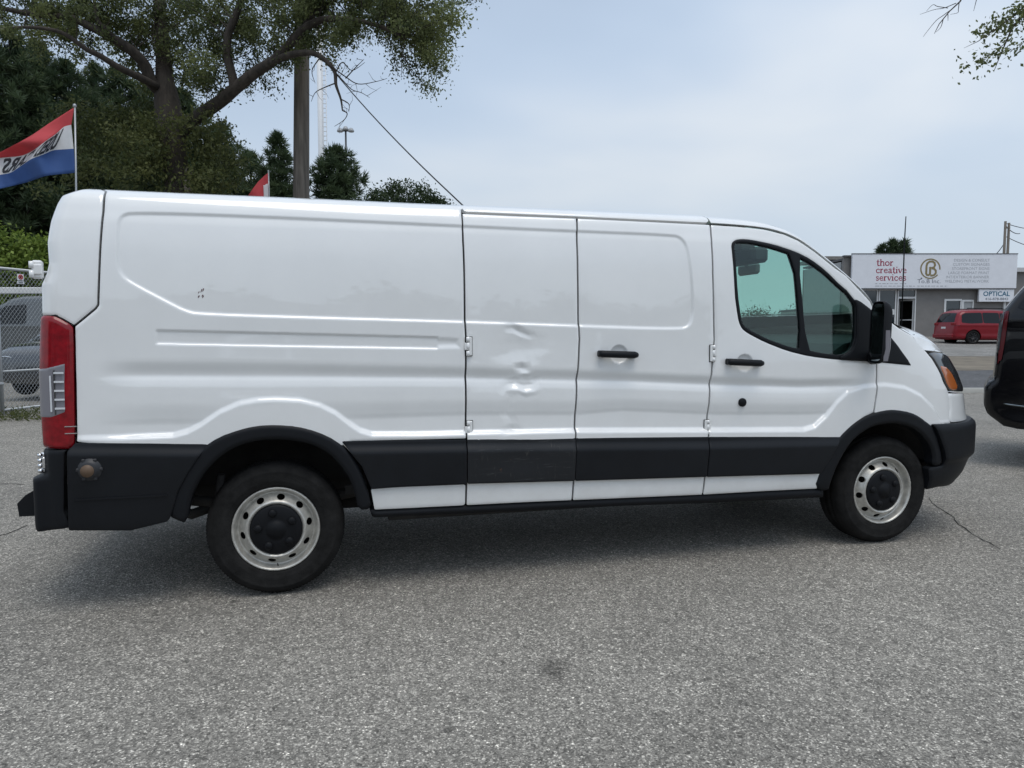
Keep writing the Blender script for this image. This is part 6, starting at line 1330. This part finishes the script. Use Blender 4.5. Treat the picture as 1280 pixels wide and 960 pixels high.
# put the rear corner where it stands
_o = np.array(PX(1230, 490, 7.6)); _fw = np.array([math.sin(R(140)), math.cos(R(140))]); _rt = np.array([_fw[1], -_fw[0]])
suv.location = (_o[0]-_rt[0]*-.10, _o[1]-_rt[1]*-.10, 0)
DKO = [(.10, .25), (.0, .5), (.04, .95), (.16, 1.25), (.45, 1.62), (.8, 1.72), (2.2, 1.74), (2.75, 1.68), (3.45, 1.14), (4.3, 1.02), (4.58, .85), (4.62, .5), (4.55, .25)]
dk = car('parked_suv', 'dark parked suv with a bright ringed headlamp behind the chain link gate', 'suv', sl(-10.25, 19.1), R(-14.72-90-0), 4.62, 1.82, DKO, [[(.5, 1.2), (.72, 1.52), (1.6, 1.56), (1.6, 1.12)], [(1.7, 1.12), (1.7, 1.56), (2.5, 1.55), (3.05, 1.14)]], [(.85, .34, .34), (3.75, .34, .34)], M['paint_dark'], 1.05, .17, .3, None, (2.72, 3.5, 1.12, 1.68), [('headlight', [(4.18, .66), (4.20, .84), (4.50, .78), (4.55, .66)], M['lens_clear'], .012)], None, .05, None, False, 'rim_silver')
b = MB()
for y in (.30, 1.52): b.tube([(4.56+.02, y+.19*math.cos(a), .72+.10*math.sin(a)) for a in np.linspace(0, 2*math.pi, 21)], .012, 6, False)
b.build('headlamp_ring', M['chrome'], dk)['kind'] = 'stuff'
GYO = [(.1, .3), (.0, .6), (.02, 1.95), (.15, 2.15), (.4, 2.2), (3.4, 2.2), (3.9, 2.1), (4.9, 1.35), (5.4, 1.25), (5.55, .95), (5.55, .5), (5.4, .3)]
gv = car('parked_van', 'tall grey parked van seen through the chain link gate', 'van', sl(-10.1, 22.4), R(-14.72+180), 5.55, 1.95, GYO, [[(3.3, 1.4), (3.3, 1.95), (3.9, 1.9), (4.6, 1.4)]], [(.95, .36, .36), (4.55, .36, .36)], M['paint_grey'], 1.4, .15, .12, None, (3.95, 4.9, 1.37, 2.08), (), lambda t, mp: MB().box((2.4, 1.62, 2.34), (4.6, .10, .18), bev=.02).build('roof_rack', M['frame_white'], t), .06)
# ---------------------------------------------------------------- across the lot behind the viewer: what the paint and glass mirror
def across():
    t = empty('warehouse', sl(-6, -62), R(-14.72), 'long pale warehouse across the lot behind the viewer', 'building')
    MB().box((0, 0, 2.3), (70, 12, 4.6)).build('wall', mat('pale cladding', (.30, .30, .29), .8, var=.1, var_scale=.5), t); MB().box((12, 4, 3.2), (24, 10, 6.4)).build('office_block', M['wall_grey'], t)
    for k in range(12): MB().box((-30+k*5.2, 6.02, 1.6), (2.6, .1, 2.2)).build('window', M['shopglass'], t)
    g = np.random.default_rng(33); P = []; T = []
    for k in range(46):
        l = -85+k*3.7+g.normal()*1.2; h = 8.0+3.5*g.random(); c = np.array(sl(l, -80+6*g.normal()))
        pts = c+np.array([0, 0, h*.52])+g.normal(size=(520, 3))*np.array([1.7, 1.5, h*.18]); P.append(pts); T.append(np.full(520, .3+.4*g.random()))
    o = leaf_mesh('far_treeline', np.concatenate(P), 1.3, M['leaf_dark'], None, 0, .7, 77, np.concatenate(T)); tag(o, kind='stuff')
across()
def repaint(o, old, new):
    for c in o.children_recursive:
        if c.type == 'MESH' and old in [m for m in c.data.materials]:
            c.data = c.data.copy()
            for i, m in enumerate(c.data.materials):
                if m == old: c.data.materials[i] = new
for k, (l, s_, rz, pm, lab) in enumerate([(-9, -17, 78, 'paint_dark', 'charcoal minivan parked across the lot behind the viewer'), (-2.5, -17.5, 82, 'paint_grey', 'grey minivan parked across the lot behind the viewer'), (3.2, -17, 80, 'white', 'white minivan parked across the lot behind the viewer')]):
    c = copy_tree(minivan); c.location = sl(l, s_); c.rotation_euler.z = R(rz); c['label'] = lab; repaint(c, M['paint_red'], M[pm])
def skyline():
    g = np.random.default_rng(44); P = []; T = []
    for k in range(30):
        l = 24+k*.95+g.normal()*.4; h = 2.2+1.6*g.random(); c = np.array(sl(l, 92+3*g.normal())); pts = c+np.array([0, 0, h*.4])+g.normal(size=(900, 3))*np.array([.8, .8, h*.22]); P.append(pts); T.append(np.full(900, .3+.4*g.random()))
    o = leaf_mesh('distant_hedge', np.concatenate(P), .2, M['leaf_dark'], None, 0, .7, 78, np.concatenate(T)); tag(o, kind='stuff')
    P = []; T = []
    for k in range(60):
        l = -120+k*2.35+g.normal()*.8; h = 3.0+2.2*g.random(); c = np.array(sl(l, 115+6*g.normal())); pts = c+np.array([0, 0, h*.45])+g.normal(size=(420, 3))*np.array([1.4, 1.2, h*.2]); P.append(pts); T.append(np.full(420, .25+.4*g.random()))
    o = leaf_mesh('distant_trees', np.concatenate(P), .7, M['leaf_dark'], None, 0, .7, 79, np.concatenate(T)); tag(o, kind='stuff')
    t = empty('distant_shed', sl(35.5, 88), BR, 'low pale shed glimpsed through the cab windows', 'building'); MB().box((0, 0, 1.3), (5.5, 5, 2.6)).build('wall', M['trim'], t); MB().box((0, 0, 2.72), (5.8, 5.3, .2)).build('roof', M['roofing'], t)
skyline()
